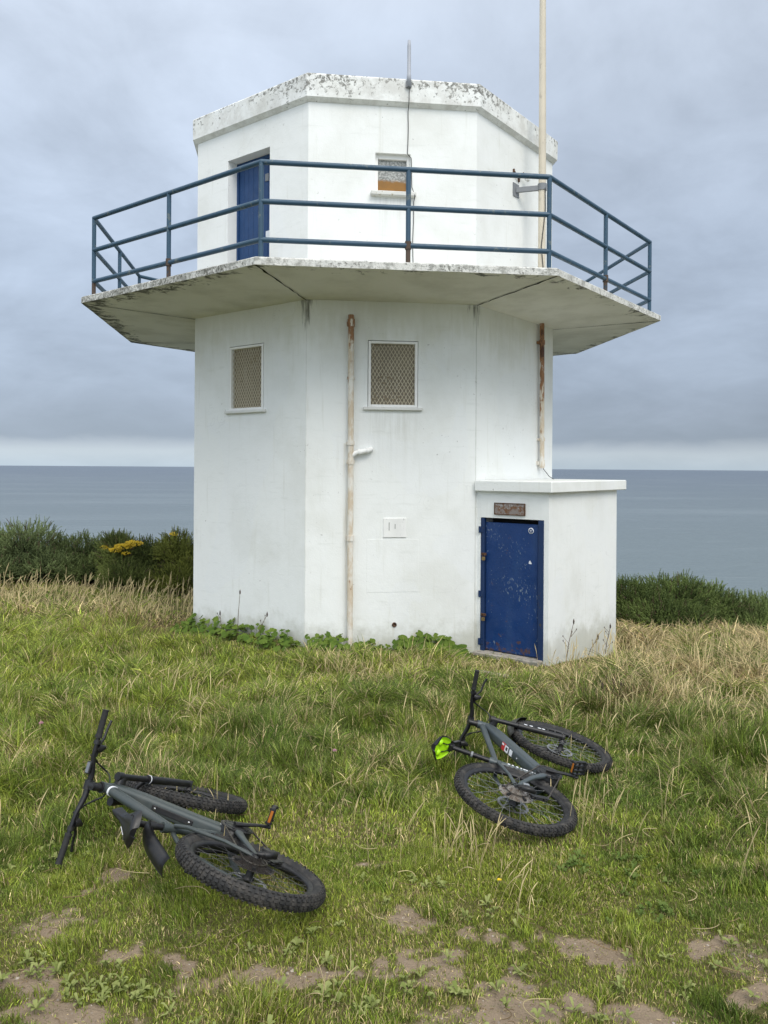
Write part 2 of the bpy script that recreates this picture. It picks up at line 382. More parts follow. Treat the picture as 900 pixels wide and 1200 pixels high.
# sea, 60 m below, out past the horizon
mb = MB(); S_ = 160000; ys = [-300, 60, 150, 400, 1000, 4000, 20000, S_]
mb.quad((-S_, -400, -60), (S_, -400, -60), (S_, S_, -60), (-S_, S_, -60))
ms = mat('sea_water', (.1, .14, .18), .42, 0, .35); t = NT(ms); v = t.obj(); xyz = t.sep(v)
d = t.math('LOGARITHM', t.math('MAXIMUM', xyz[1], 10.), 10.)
c = t.mix(t.ramp(d, 2.4, 4.2), (.130, .168, .182), (.078, .106, .145))  # darker far out: reflection of dark cloud painted into the water colour
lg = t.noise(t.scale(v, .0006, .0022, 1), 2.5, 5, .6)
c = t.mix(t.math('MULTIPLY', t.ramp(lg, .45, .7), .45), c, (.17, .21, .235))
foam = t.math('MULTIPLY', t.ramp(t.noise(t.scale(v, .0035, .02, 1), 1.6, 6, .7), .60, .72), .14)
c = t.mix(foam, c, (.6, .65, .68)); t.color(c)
w1 = t.noise(t.scale(v, .05, .16, 1), 1.0, 6, .65); w2 = t.noise(t.scale(v, .012, .035, 1), 1.0, 4, .6)
t.bump(t.math('ADD', w1, t.math('MULTIPLY', w2, 2.0)), .8, 4.0)
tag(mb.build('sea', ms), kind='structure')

# ------------------------------------------------------------------ tower
tower = empty('lookout_tower', (OX, OY, 0), ROT)
tag(tower, 'white octagonal two storey lookout tower with railed balcony and a low side porch', 'tower')
def fk(k):
    a = R(-135 + 45 * k); n = np.array([math.cos(a), math.sin(a), 0]); return n, np.array([-n[1], n[0], 0])
def FP(k, ap, s, z, out=0.):
    n, t_ = fk(k); p = n * (ap + out) + t_ * s; p[2] = z; return p
UPZ = np.array([0, 0, 1.])
def panel(mb, O, t_, n, s0, s1, z0, z1, holes, matw=0, matr=0, matb=1):
    """wall sheet in the plane O + t*s + z with recesses (s0,s1,z0,z1,depth)"""
    O, t_, n = np.asarray(O, float), np.asarray(t_, float), np.asarray(n, float)
    P = lambda s, z, d=0.: O + t_ * s + UPZ * z - n * d
    S = sorted(set([s0, s1] + [h[i] for h in holes for i in (0, 1)])); Zs = sorted(set([z0, z1] + [h[i] for h in holes for i in (2, 3)]))
    for a, b in zip(S, S[1:]):
        for c_, d_ in zip(Zs, Zs[1:]):
            if any(h[0] <= a and b <= h[1] and h[2] <= c_ and d_ <= h[3] for h in holes): continue
            mb.quad(P(a, c_), P(b, c_), P(b, d_), P(a, d_), matw)
    for a, b, c_, d_, dp in holes:
        for q0, q1 in (((a, c_), (a, d_)), ((a, d_), (b, d_)), ((b, d_), (b, c_)), ((b, c_), (a, c_))):
            mb.quad(P(*q0), P(*q1), P(*q1, dp), P(*q0, dp), matr)
        mb.quad(P(a, c_, dp), P(b, c_, dp), P(b, d_, dp), P(a, d_, dp), matb)
LOW = {1: [(-.309, .325, 2.955, 3.786, .07)], 0: [(-.341, .319, 2.945, 3.803, .07)]}
UP = {1: [(-.228, .214, 5.64, 6.13, .12)], 0: [(-.427, .383, Z_SLAB + .004, 6.325, .24)]}
mb = MB()
for k in range(8):
    n, t_ = fk(k); panel(mb, n * RW * CW, t_, n, -RW * math.sin(math.pi / 8), RW * math.sin(math.pi / 8), -.75, Z_SOFF + .01, LOW.get(k, []))
mb.build('lower_wall', [M['wall'], M['dark']], tower)
mb = MB()
for k in range(8):
    n, t_ = fk(k); panel(mb, n * RU * CW, t_, n, -RU * math.sin(math.pi / 8), RU * math.sin(math.pi / 8), Z_SLAB - .02, Z_PB + .02, UP.get(k, []))
mb.build('upper_wall', [M['wall'], M['dark']], tower)
# parapet with a chamfered underside
mb = MB()
def octring(mb, prof, mats):
    for (r0, z0), (r1, z1), m_ in zip(prof, prof[1:], mats):
        for i in range(8):
            j = i + 1
            if r0 == 0: mb.add([corner(i, r1, z1), corner(j, r1, z1), (0, 0, z0)], [(0, 1, 2)], m_)
            elif r1 == 0: mb.add([corner(i, r0, z0), corner(j, r0, z0), (0, 0, z1)], [(0, 1, 2)], m_)
            else:
                # split long edges so the outline can be slightly ragged
                mb.quad(corner(i, r0, z0), corner(j, r0, z0), corner(j, r1, z1), corner(i, r1, z1), m_)
octring(mb, [(RU - .1, Z_PB - .045), (RU + .012, Z_PB - .04), (RP, Z_PB), (RP + .004, Z_PT - .02), (RP - .014, Z_PT), (RP - .2, Z_PT), (RP - .2, Z_PT - .12), (0, Z_PT - .1)], [0] * 7)
mb.build('parapet', [M['parapet']], tower)
# balcony slab: ragged arris
mb = MB()
prof = [(0, Z_SLAB + .01), (RS - .03, Z_SLAB), (RS, Z_SLAB - .018), (RS, Z_SLABB), (RW - .06, Z_SOFF)]
NSEG = 22
def octp(i, f, rad, z, jit=0.):
    p = corner(i, rad, z) * (1 - f) + corner(i + 1, rad, z) * f
    if jit and 0 < f < 1: p = p * (1 - jit * random.random()); p[2] = z - jit * 2 * random.random() * (1 if jit > 0 else 0)
    return p
for i in range(8):
    rows = []
    for (rad, z), jt in zip(prof[1:], (.0012, .0012, .0014, 0)):
        rows.append([octp(i, f / NSEG, rad, z, jt) for f in range(NSEG + 1)])
    for r0, r1, m_ in zip(rows, rows[1:], (0, 0, 1)):
        for f in range(NSEG): mb.quad(r0[f + 1], r0[f], r1[f], r1[f + 1], m_)
    for f in range(NSEG): mb.add([rows[0][f], rows[0][f + 1], (0, 0, Z_SLAB + .01)], [(0, 1, 2)], 0)
balc = mb.build('balcony_slab', [M['edge'], M['soffit']], tower)
for i in range(8):
    jb = MB(); a = corner(i, RS - .02, Z_SLABB - .001); b = corner(i, RW - .02, Z_SOFF - .003); d_ = b - a; L_ = np.linalg.norm(d_); d_ /= L_
    sd = np.cross(d_, UPZ); sd /= np.linalg.norm(sd); N_ = 18; pa = []; pb = []
    for k in range(N_ + 1):
        p = a + d_ * L_ * k / N_ + sd * random.uniform(-.009, .009); w = random.uniform(.004, .012) * (1.5 if 2 < k < 7 else 1)
        pa.append(p + sd * w - UPZ * .004); pb.append(p - sd * w - UPZ * .004)
    for k in range(N_): jb.quad(pa[k], pa[k + 1], pb[k + 1], pb[k])
    jb.build('joint', [M['joint']], balc)
# railing
RR = 4.15; rb = MB()
hs = (.21, .62, 1.04)
for h in hs:
    for i in range(8):
        rb.tube([corner(i, RR, Z_SLAB + h), corner(i + 1, RR, Z_SLAB + h)], .029, 10)
    for i in range(8):
        c_ = corner(i, RR, Z_SLAB + h)
        rb.lathe(c_ - UPZ * .029, (0, 0, 1), [(.004, 0), (.022, .008), (.0295, .029), (.022, .05), (.004, .058)], 10)
rail = rb.build('railing', [M['rail']], tower)
for i in range(8):
    for f in (0, .5):
        p = corner(i, RR) * (1 - f) + corner(i + 1, RR) * f
        pb_ = MB(); pb_.tube([p + UPZ * (Z_SLAB + .2), p + UPZ * (Z_SLAB + 1.04)], .0275, 10, 0)
        pb_.tube([p + UPZ * (Z_SLAB - .002), p + UPZ * (Z_SLAB + .2)], .0265, 10, 1 if f == .5 or i == 0 else 0)
        if f == .5: pb_.tube([p + UPZ * (Z_SLAB + .17), p + UPZ * (Z_SLAB + .255)], .036, 10, 1)
        pb_.lathe(p + UPZ * (Z_SLAB - .001), (0, 0, 1), [(.055, 0), (.055, .008), (.03, .01)], 10, 1)
        pb_.build('post', [M['rail'], M['rail_rust']], rail)
# lower windows with expanded metal
def low_window(k, s0, s1, z0, z1, cell):
    n, t_ = fk(k); ap = RW * CW; f = MB(); w = .040
    for a, b, c_, d_ in ((s0, s0 + w, z0, z1), (s1 - w, s1, z0, z1), (s0 + w, s1 - w, z1 - w, z1), (s0 + w, s1 - w, z0, z0 + w * .8)):
        sh = lambda q, lo, hi: min(max(q, lo + .007), hi - .007)
        a, b, c_, d_ = sh(a, s0, s1), sh(b, s0, s1), c_, min(d_, z1 - .009)
        f.box(FP(k, ap, (a + b) / 2, (c_ + d_) / 2, -.024), t_ * (b - a) / 2, n * .032, UPZ * (d_ - c_) / 2, 0, .004)
    win = f.build('window', [M['white_wood']], tower)
    g = MB(); a0, a1, c0, c1 = s0 + w - .003, s1 - w + .003, z0 + w * .8 - .003, z1 - w + .003
    W_, H_ = a1 - a0, c1 - c0; sl = 1.75
    for sgn in (1, -1):
        off = -H_ / sl
        while off < W_ + H_ / sl:
            # line s = a0 + off + sgn*(z-c0)/sl   clipped to the opening
            za, zb = c0, c1
            f_ = lambda z: a0 + off + (z - c0) / sl if sgn > 0 else a0 + off + (c1 - z) / sl
            sA, sB = f_(za), f_(zb); lo, hi = 0., 1.
            ds = sB - sA
            for lim, sg in ((a0, 1), (a1, -1)):
                pA, pB = sg * (sA - lim), sg * (sB - lim)
                if pA < 0 and pB < 0: lo, hi = 1, 0; break
                if pA < 0: lo = max(lo, pA / (pA - pB))
                elif pB < 0: hi = min(hi, pA / (pA - pB))
            if hi - lo > .01:
                p0 = FP(k, ap, sA + ds * lo, za + H_ * lo, -.030 + .002 * sgn); p1 = FP(k, ap, sA + ds * hi, za + H_ * hi, -.030 + .002 * sgn)
                d_ = p1 - p0; L_ = np.linalg.norm(d_); d_ /= L_; pr = np.cross(n, d_)
                g.box((p0 + p1) / 2, d_ * L_ / 2, pr * .0034, n * .0018)
            off += cell
    g.build('mesh_grille', [M['grille']], win)
    b = MB(); b.box(FP(k, ap, (s0 + s1) / 2, (z0 + z1) / 2, -.058), t_ * ((s1 - s0) / 2 - .004), n * .004, UPZ * ((z1 - z0) / 2 - .004)); b.build('pane', [M['board']], win)
    sl_ = MB(); sl_.box(FP(k, ap, (s0 + s1) / 2, z0 - .020, .012), t_ * ((s1 - s0) / 2 + .055), n * .035, UPZ * .019, 0, .006); sl_.build('sill', [M['sill']], win)
    return win
low_window(1, -.309, .325, 2.955, 3.786, .046); low_window(0, -.341, .319, 2.945, 3.803, .046)
# small upper window
n, t_ = fk(1); ap = RU * CW; f = MB(); w = .035
for a, b, c_, d_ in ((-.228, -.19, 5.64, 6.13), (.175, .214, 5.64, 6.13), (-.19, .175, 6.075, 6.13), (-.19, .175, 5.64, 5.665)):
    f.box(FP(1, ap, (a + b) / 2, (c_ + d_) / 2, -.085), t_ * (b - a) / 2, n * .03, UPZ * (d_ - c_) / 2, 0, .004)
win = f.build('window', [M['white_wood']], tower)
b = MB(); b.box(FP(1, ap, -.007, 5.87, -.095), t_ * .183, n * .004, UPZ * .206); b.build('pane', [M['lichen_pane']], win)
s_ = MB(); s_.box(FP(1, ap, -.003, 5.612, .02), t_ * .285, n * .05, UPZ * .027, 0, .008); s_.build('sill', [M['lichen_sill']], win)
# balcony door: vertical boards deep in its reveal
n, t_ = fk(0); d = MB(); nb = 8; s0, s1 = -.427, .383
for i in range(nb):
    a = s0 + .03 + (s1 - s0 - .06) * i / nb; b = s0 + .03 + (s1 - s0 - .06) * (i + 1) / nb
    d.box(FP(0, ap, (a + b) / 2, (Z_SLAB + 6.27) / 2 + .015, -.195), t_ * ((b - a) / 2 - .0015), n * .018, UPZ * ((6.26 - Z_SLAB) / 2 - .01), 0, .006)
door = d.build('door', [M['blue_plank']], tower)
d = MB()
for a, b, c_, d_ in ((s0, s0 + .03, Z_SLAB, 6.325), (s1 - .03, s1, Z_SLAB, 6.325), (s0 + .03, s1 - .03, 6.268, 6.325)):
    d.box(FP(0, ap, (a + b) / 2, (c_ + d_) / 2, -.19), t_ * (b - a) / 2, n * .035, UPZ * ((d_ - c_) / 2 - .003), 0, .004)
d.build('frame', [M['blue_plank']], door)
for s_, z_, m_ in ((.15, 6.03, 'steel'), (.17, 5.27, 'white')):
    d = MB(); d.box(FP(0, ap, s_, z_, -.172), t_ * .035, n * .006, UPZ * .05, 0, .004); d.build('lock_plate', [M[m_]], door)
# vent cover, blocked opening, stub pipe on the front face
n, t_ = fk(1); ap = RW * CW
d = MB(); d.box(FP(1, ap, .042, 1.452, .004), t_ * .146, n * .009, UPZ * .122, 0, .005)
for s_, h_ in ((-.03, .05), (.045, .03)): d.box(FP(1, ap, s_, 1.47, .0132), t_ * .003, n * .0006, UPZ * h_, 1)
d.build('vent_cover', [M['plate'], M['joint']], tower)
d = MB(); d.box(FP(1, ap, .019, .98, .001), t_ * .325, n * .0016, UPZ * .33, 0, .001); d.build('blocked_opening', [M['wall']], tower)
d = MB(); d.lathe(FP(1, ap, .045, .243, -.02), n, [(.03, .0), (.03, .03), (.018, .032), (.018, .024), (.001, .023)], 14); d.build('overflow_pipe', [M['rust']], tower)
# drainpipes
def drain(k, s_top, s_bot, z0, z1, r, m_, cols, branch=None):
    n, t_ = fk(k); ap = RW * CW; d = MB(); off = r + .028
    d.tube([FP(k, ap, s_bot + (s_top - s_bot) * q, z0 + (z1 - z0) * q, off) for q in np.linspace(0, 1, 8)], r, 14)
    if branch:
        zb, sb = branch; sm = s_bot + (s_top - s_bot) * zb / z1
        e = MB()
        e.tube([FP(k, ap, sm, zb - .05, off), FP(k, ap, sm + .07, zb - .005, off), FP(k, ap, sb - .06, zb + .02, off), FP(k, ap, sb - .02, zb + .035, off * .8), FP(k, ap, sb, zb + .04, -.02)], r * .85, 12)
        e.tube([FP(k, ap, sm + .09, zb, off), FP(k, ap, sm + .12, zb + .006, off)], r * 1.12, 12)
        e.tube([FP(k, ap, sb - .07, zb + .018, off), FP(k, ap, sb - .05, zb + .024, off)], r * 1.08, 12)
    pipe = d.build('drainpipe', [M[m_]], tower)
    if branch: e.build('branch_pipe', [M['white_wood']], pipe)
    for z_, h_ in cols:
        s_ = s_bot + (s_top - s_bot) * (z_ - z0) / (z1 - z0); c_ = MB()
        c_.tube([FP(k, ap, s_, z_ - h_ / 2, off), FP(k, ap, s_, z_ + h_ / 2, off)], r * 1.28, 14)
        c_.box(FP(k, ap, s_, z_, .014), t_ * .05, n * .018, UPZ * h_ * .3, 0, .004)
        c_.build('collar', [M[m_]], pipe)
drain(1, -.525, -.513, -.2, 4.08, .036, 'pipe_f', ((3.98, .09), (3.3, .03), (2.50, .05), (2.27, .06), (1.33, .07)), (2.39, -.255))
drain(2, .595, .624, 2.21, 4.3, .034, 'pipe_r', ((4.0, .06), (2.62, .05), (2.28, .09)))
d = MB(); n2, t2_ = fk(2)
d.tube([FP(2, RW * CW, .64, 2.3, .05), FP(2, RW * CW, .75, 2.2, .02), FP(2, RW * CW, .86, 2.09, .06), FP(2, RW * CW, .9, 2.045, .12)], .005, 6); d.build('earth_wire', [M['cable']], tower)

# porch built square onto the right-hand face
n2, t2_ = fk(2); c2 = corner(2, RW); A0 = c2 + t2_ * .03; FL_ = .997; WD = 2.09
nf = -t2_                       # outward normal of the porch front
PZ = 1.915
mb = MB()
panel(mb, A0, n2, nf, -.02, FL_, -.9, PZ, [(.06, .935, -.10, 1.585, .30)])
panel(mb, A0 + n2 * FL_, t2_, n2, 0, WD, -.9, PZ, [])
panel(mb, A0 + n2 * FL_ + t2_ * WD, -n2, t2_, 0, FL_ + .02, -.9, PZ, [])
mb.build('porch_wall', [M['wall'], M['dark']], tower)
mb = MB(); cc = A0 + n2 * (FL_ / 2 + .043) + t2_ * (WD / 2 + .045); cc[2] = 1.982
mb.box(cc, n2 * (FL_ / 2 + .032), t2_ * (WD / 2 + .125), UPZ * .068, 0, .01); mb.build('porch_roof', [M['wall']], tower)
PF = lambda s, z, out=0.: A0 + n2 * s + nf * out + UPZ * z
d = MB(); d.box(PF(.483, .723, -.045), n2 * .367, nf * .012, UPZ * .803, 0, .004)
d.box(PF(.483, .723, -.0325), n2 * .355, nf * .002, UPZ * .79)
door = d.build('door', [M['blue_door']], tower)
d = MB(); d.box(PF(.088, .74, -.022), n2 * .025, nf * .026, UPZ * .84, 0, .004); d.box(PF(.898, .74, -.02), n2 * .036, nf * .028, UPZ * .84, 0, .004)
d.build('frame', [M['blue_frame']], door)
d = MB(); d.box(PF(.48, -.125, -.03), n2 * .45, nf * .16, UPZ * .035, 0, .008); d.build('doorstep', [M['stone']], tower)
for z_ in (1.43, .62, .02):
    d = MB(); d.tube([PF(.052, z_ - .04, .012), PF(.052, z_ + .04, .012)], .014, 10); d.box(PF(.075, z_, .008), n2 * .03, nf * .005, UPZ * .03); d.build('hinge', [M['blue_frame']], door)
for z_ in (1.09, .33):
    d = MB(); d.box(PF(.115, z_ + .035, .012), n2 * .035, nf * .006, UPZ * .016, 1, .002); d.tube([PF(.10, z_, .018), PF(.10, z_ + .035, .022), PF(.112, z_ + .048, .022), PF(.126, z_ + .035, .022), PF(.126, z_, .018)], .004, 6, 1)
    d.box(PF(.113, z_ - .022, .018), n2 * .023, nf * .010, UPZ * .022, 0, .004); d.build('padlock', [M['brass'], M['rust']], door)
d = MB(); d.lathe(PF(.748, 1.448, -.0302), nf, [(.0001, .0016), (.037, .0016), (.037, 0)], 24, 0)
d.lathe(PF(.748, 1.448, -.0302), nf, [(.0001, .0026), (.027, .0026)], 24, 1)
d.box(PF(.748, 1.440, -.0268), n2 * .004, nf * .0005, UPZ * .013, 0); d.box(PF(.738, 1.457, -.0268), n2 * .009, nf * .0005, UPZ * .003, 0); d.box(PF(.759, 1.457, -.0268), n2 * .009, nf * .0005, UPZ * .003, 0)
d.build('sticker', [M['white'], M['blue_door']], door)
d = MB(); d.add([PF(.72, 1.045, -.0295), PF(.76, 1.045, -.0295), PF(.755, 1.06, -.0295), PF(.737, 1.09, -.0295), PF(.722, 1.07, -.0295)], [(0, 1, 2, 3, 4)]); d.build('torn_sticker', [M['white']], door)

# sign above the porch door (its own thing)
sg = empty('sign', tuple((Matrix.Translation((OX, OY, 0)) @ Matrix.Rotation(ROT, 4, 'Z') @ Vector(PF(.476, 1.7, 0)))[:]), 0)
tag(sg, 'small rusted rectangular sign with flaked lettering above the lower blue door', 'sign')
def to_world(p):
    c_, s_ = math.cos(ROT), math.sin(ROT); return np.array([OX + c_ * p[0] - s_ * p[1], OY + s_ * p[0] + c_ * p[1], p[2]])
def world_build(mb, name, mats, parent):
    base = np.array(parent.location)
    return mb.build(name, mats, parent, lambda v: np.array([to_world(p) for p in v]) - base)
d = MB(); d.box(PF(.476, 1.702, .010), n2 * .214, nf * .008, UPZ * .073, 0, .003); world_build(d, 'plate', [M['sign']], sg).matrix_parent_inverse = Matrix()
d = MB()
for q in ((.476, 1.772, .214, .005), (.476, 1.632, .214, .005)): d.box(PF(q[0], q[1], .0205), n2 * q[2], nf * .002, UPZ * q[3])
for s_ in (.267, .685): d.box(PF(s_, 1.702, .0205), n2 * .005, nf * .002, UPZ * .065)
world_build(d, 'border', [M['rust']], sg)
d = MB(); rl = random.Random(4)
for row, (z_, h_, cells) in enumerate(((1.745, .011, 17), (1.712, .008, 20))):
    x = .295
    while x < .66:
        w_ = rl.uniform(.007, .011)
        if rl.random() < (.9 if row == 0 else .55):
            d.box(PF(x, z_, .0192), n2 * .0022, nf * .0007, UPZ * h_)
            if rl.random() < .7: d.box(PF(x + w_ * .6, z_ + h_ * rl.choice((-.85, 0, .85)), .0192), n2 * w_ * .45, nf * .0007, UPZ * .0025)
            if rl.random() < .5: d.box(PF(x + w_ * 1.2, z_, .0192), n2 * .0022, nf * .0007, UPZ * h_ * rl.uniform(.5, 1))
        x += w_ * 2 + .006
world_build(d, 'lettering', [M['sign_letter']], sg)

# antenna
n, t_ = fk(1); b0 = FP(1, RP * CW, .172, 6.95, 0.)
an = empty('antenna', tuple(to_world(b0))); tag(an, 'short pale grey whip antenna fixed to the white roof edge above the small window', 'antenna')
d = MB(); d.lathe(FP(1, RP * CW, .172, 6.93, .035), UPZ, [(.0, .0), (.022, .0), (.022, .06), (.028, .065), (.028, .14), (.023, .15), (.023, .50), (.018, .57), (.0, .575)], 14); world_build(d, 'mast', [M['plastic_grey']], an)
d = MB(); d.box(FP(1, RP * CW, .172, 6.96, .02), t_ * .035, n * .019, UPZ * .04, 0, .006); world_build(d, 'bracket', [M['steel']], an)
d = MB(); U_ = RU * CW
pts = [FP(1, RP * CW, .178, 6.93, .03), FP(1, RP * CW, .180, 6.78, .012), FP(1, U_, .178, 6.66, .014)] + [FP(1, U_, .176 + .006 * math.sin(q * 7), 6.66 - q, .009) for q in np.linspace(.05, .53, 6)] + [FP(1, U_, .222, 6.08, .008), FP(1, U_, .232, 5.72, .008), FP(1, U_, .262, 5.585, .078), FP(1, U_, .256, 5.53, .01)] + [FP(1, U_, .252 + .005 * math.sin(q * 9), 5.53 - q, .009) for q in np.linspace(.1, 1.1, 8)]
d.tube(pts, .0045, 6); world_build(d, 'cable', [M['cable']], an)

# flagpole
fb = to_world(FP(2, U_, .15, Z_SLAB, .30)); fp = empty('flagpole', tuple(fb)); tag(fp, 'tall cream flagpole without a flag standing on the balcony against the upper wall', 'flagpole')
W2 = np.eye(3)
d = MB(); d.tube([(0, 0, 0), (0, 0, 2), (-.02, 0, 6.5)], [.052, .050, .036], 16); d.build('pole', [M['cream']], fp)
d = MB()
for z_ in (1.62,):
    d.tube([(0, 0, z_ - .04), (0, 0, z_ + .05)], .062, 14)
    for q, qq in (((.0), .0),):
        pa = np.array([0, 0, z_]); pw = to_world(FP(2, U_, -.05, Z_SLAB + z_ - .03, .006)) - fb
        d.box((pa + pw) / 2, (pw - pa) / 2, np.array([.0, .0, .035]), np.cross((pw - pa) / np.linalg.norm(pw - pa), UPZ) * .02, 0, .004)
        d.box(pw, np.array([math.sin(ROT - .78), 0, 0]) * .001 + (to_world(FP(2, U_, .05, 0)) - to_world(FP(2, U_, -.05, 0))) * .8, UPZ * .09, (to_world(FP(2, U_, 0, 0, .1)) - to_world(FP(2, U_, 0, 0))) * .06, 0)
d.build('bracket', [M['steel']], fp)
d = MB(); d.tube([(.03, -.055, 1.60), (.035, -.06, 1.3), (-.02, -.06, .8), (0.01, -.06, .5), (.05, -.05, .1)], .006, 6)
d.tube([(.05 + .03 * math.cos(q), -.055, .25 + .1 * math.sin(q)) for q in np.linspace(0, 6.4, 12)], .006, 6); d.build('halyard', [M['cable']], fp)
# rusty hook bracket left on the wall beside the pole
hb = FP(2, U_, .02, 6.22); ho = empty('wall_hook', tuple(to_world(hb))); tag(ho, 'small rusty hook bracket on the upper wall just left of the flagpole', 'hook')
d = MB()
for q in (0, .12): d.box(FP(2, U_, -.12 + q * 1.2, 6.23 - q * .4, .012), t2_ * .012, n2 * .012, UPZ * .045, 0, .003)
d.tube([FP(2, U_, -.12, 6.24, .02), FP(2, U_, -.03, 6.17, .03), FP(2, U_, .06, 6.26, .06), FP(2, U_, .18, 6.2, .06)], .012, 8); d.tube([FP(2, U_, .14, 6.2, .06), FP(2, U_, .2, 6.2, .06)], .024, 8, 1)
world_build(d, 'bracket', [M['rust'], M['plate']], ho)

# ------------------------------------------------------------------ bicycles
def noisy(name, a, b, sc_, rough=.5, metal=0., spec=.5, rr=.15):
    m = mat(name, a, rough, metal, spec); t = NT(m); v = t.obj(); n_ = t.noise(v, sc_, 5, .65)
    t.color(t.mix(t.ramp(n_, .42, .68), a, b)); t.rough(t.ramp(n_, .4, .7, rough, rough + rr)); t.bump(t.noise(v, sc_ * 4, 3), .08, .002); return m
M['frame_L'] = noisy('grey_green_frame', (.055, .068, .068), (.070, .080, .078), 9, .36, .2)
M['frame_R'] = noisy('slate_frame', (.062, .078, .084), (.078, .094, .098), 9, .34, .2)
M['black'] = noisy('black_plastic', (.009, .009, .010), (.017, .016, .015), 30, .38)
M['blk_metal'] = noisy('black_anodised', (.014, .014, .016), (.024, .023, .022), 30, .32, .3)
M['rubber'] = noisy('dusty_rubber', (.016, .016, .016), (.060, .055, .049), 24, .75)
M['rim'] = noisy('black_rim', (.015, .015, .017), (.03, .03, .03), 30, .4, .2)
M['silver'] = noisy('silver_metal', (.62, .62, .62), (.42, .42, .42), 40, .35, 1.0)
M['cass_R'] = noisy('worn_sprockets', (.62, .58, .53), (.20, .13, .09), 26, .35, .9)
M['cass_L'] = noisy('dark_sprockets', (.11, .10, .09), (.05, .04, .035), 26, .45, .8)
M['chain'] = noisy('chain_steel', (.18, .16, .14), (.09, .075, .06), 50, .4, .9)
M['orange'] = mat('orange_reflector', (.36, .12, .012), .25)
M['lime'] = mat('lime_plastic', (.42, .80, .012), .38)
M['red'] = mat('red_decal', (.50, .035, .035), .45)
M['screen'] = mat('grey_screen', (.16, .17, .19), .2)
M['spoke_L'] = mat('dull_spoke', (.10, .10, .105), .4, .6)
M['grip'] = noisy('rubber_grip', (.013, .013, .013), (.022, .022, .022), 60, .7)
Y = np.array([0, 1., 0])

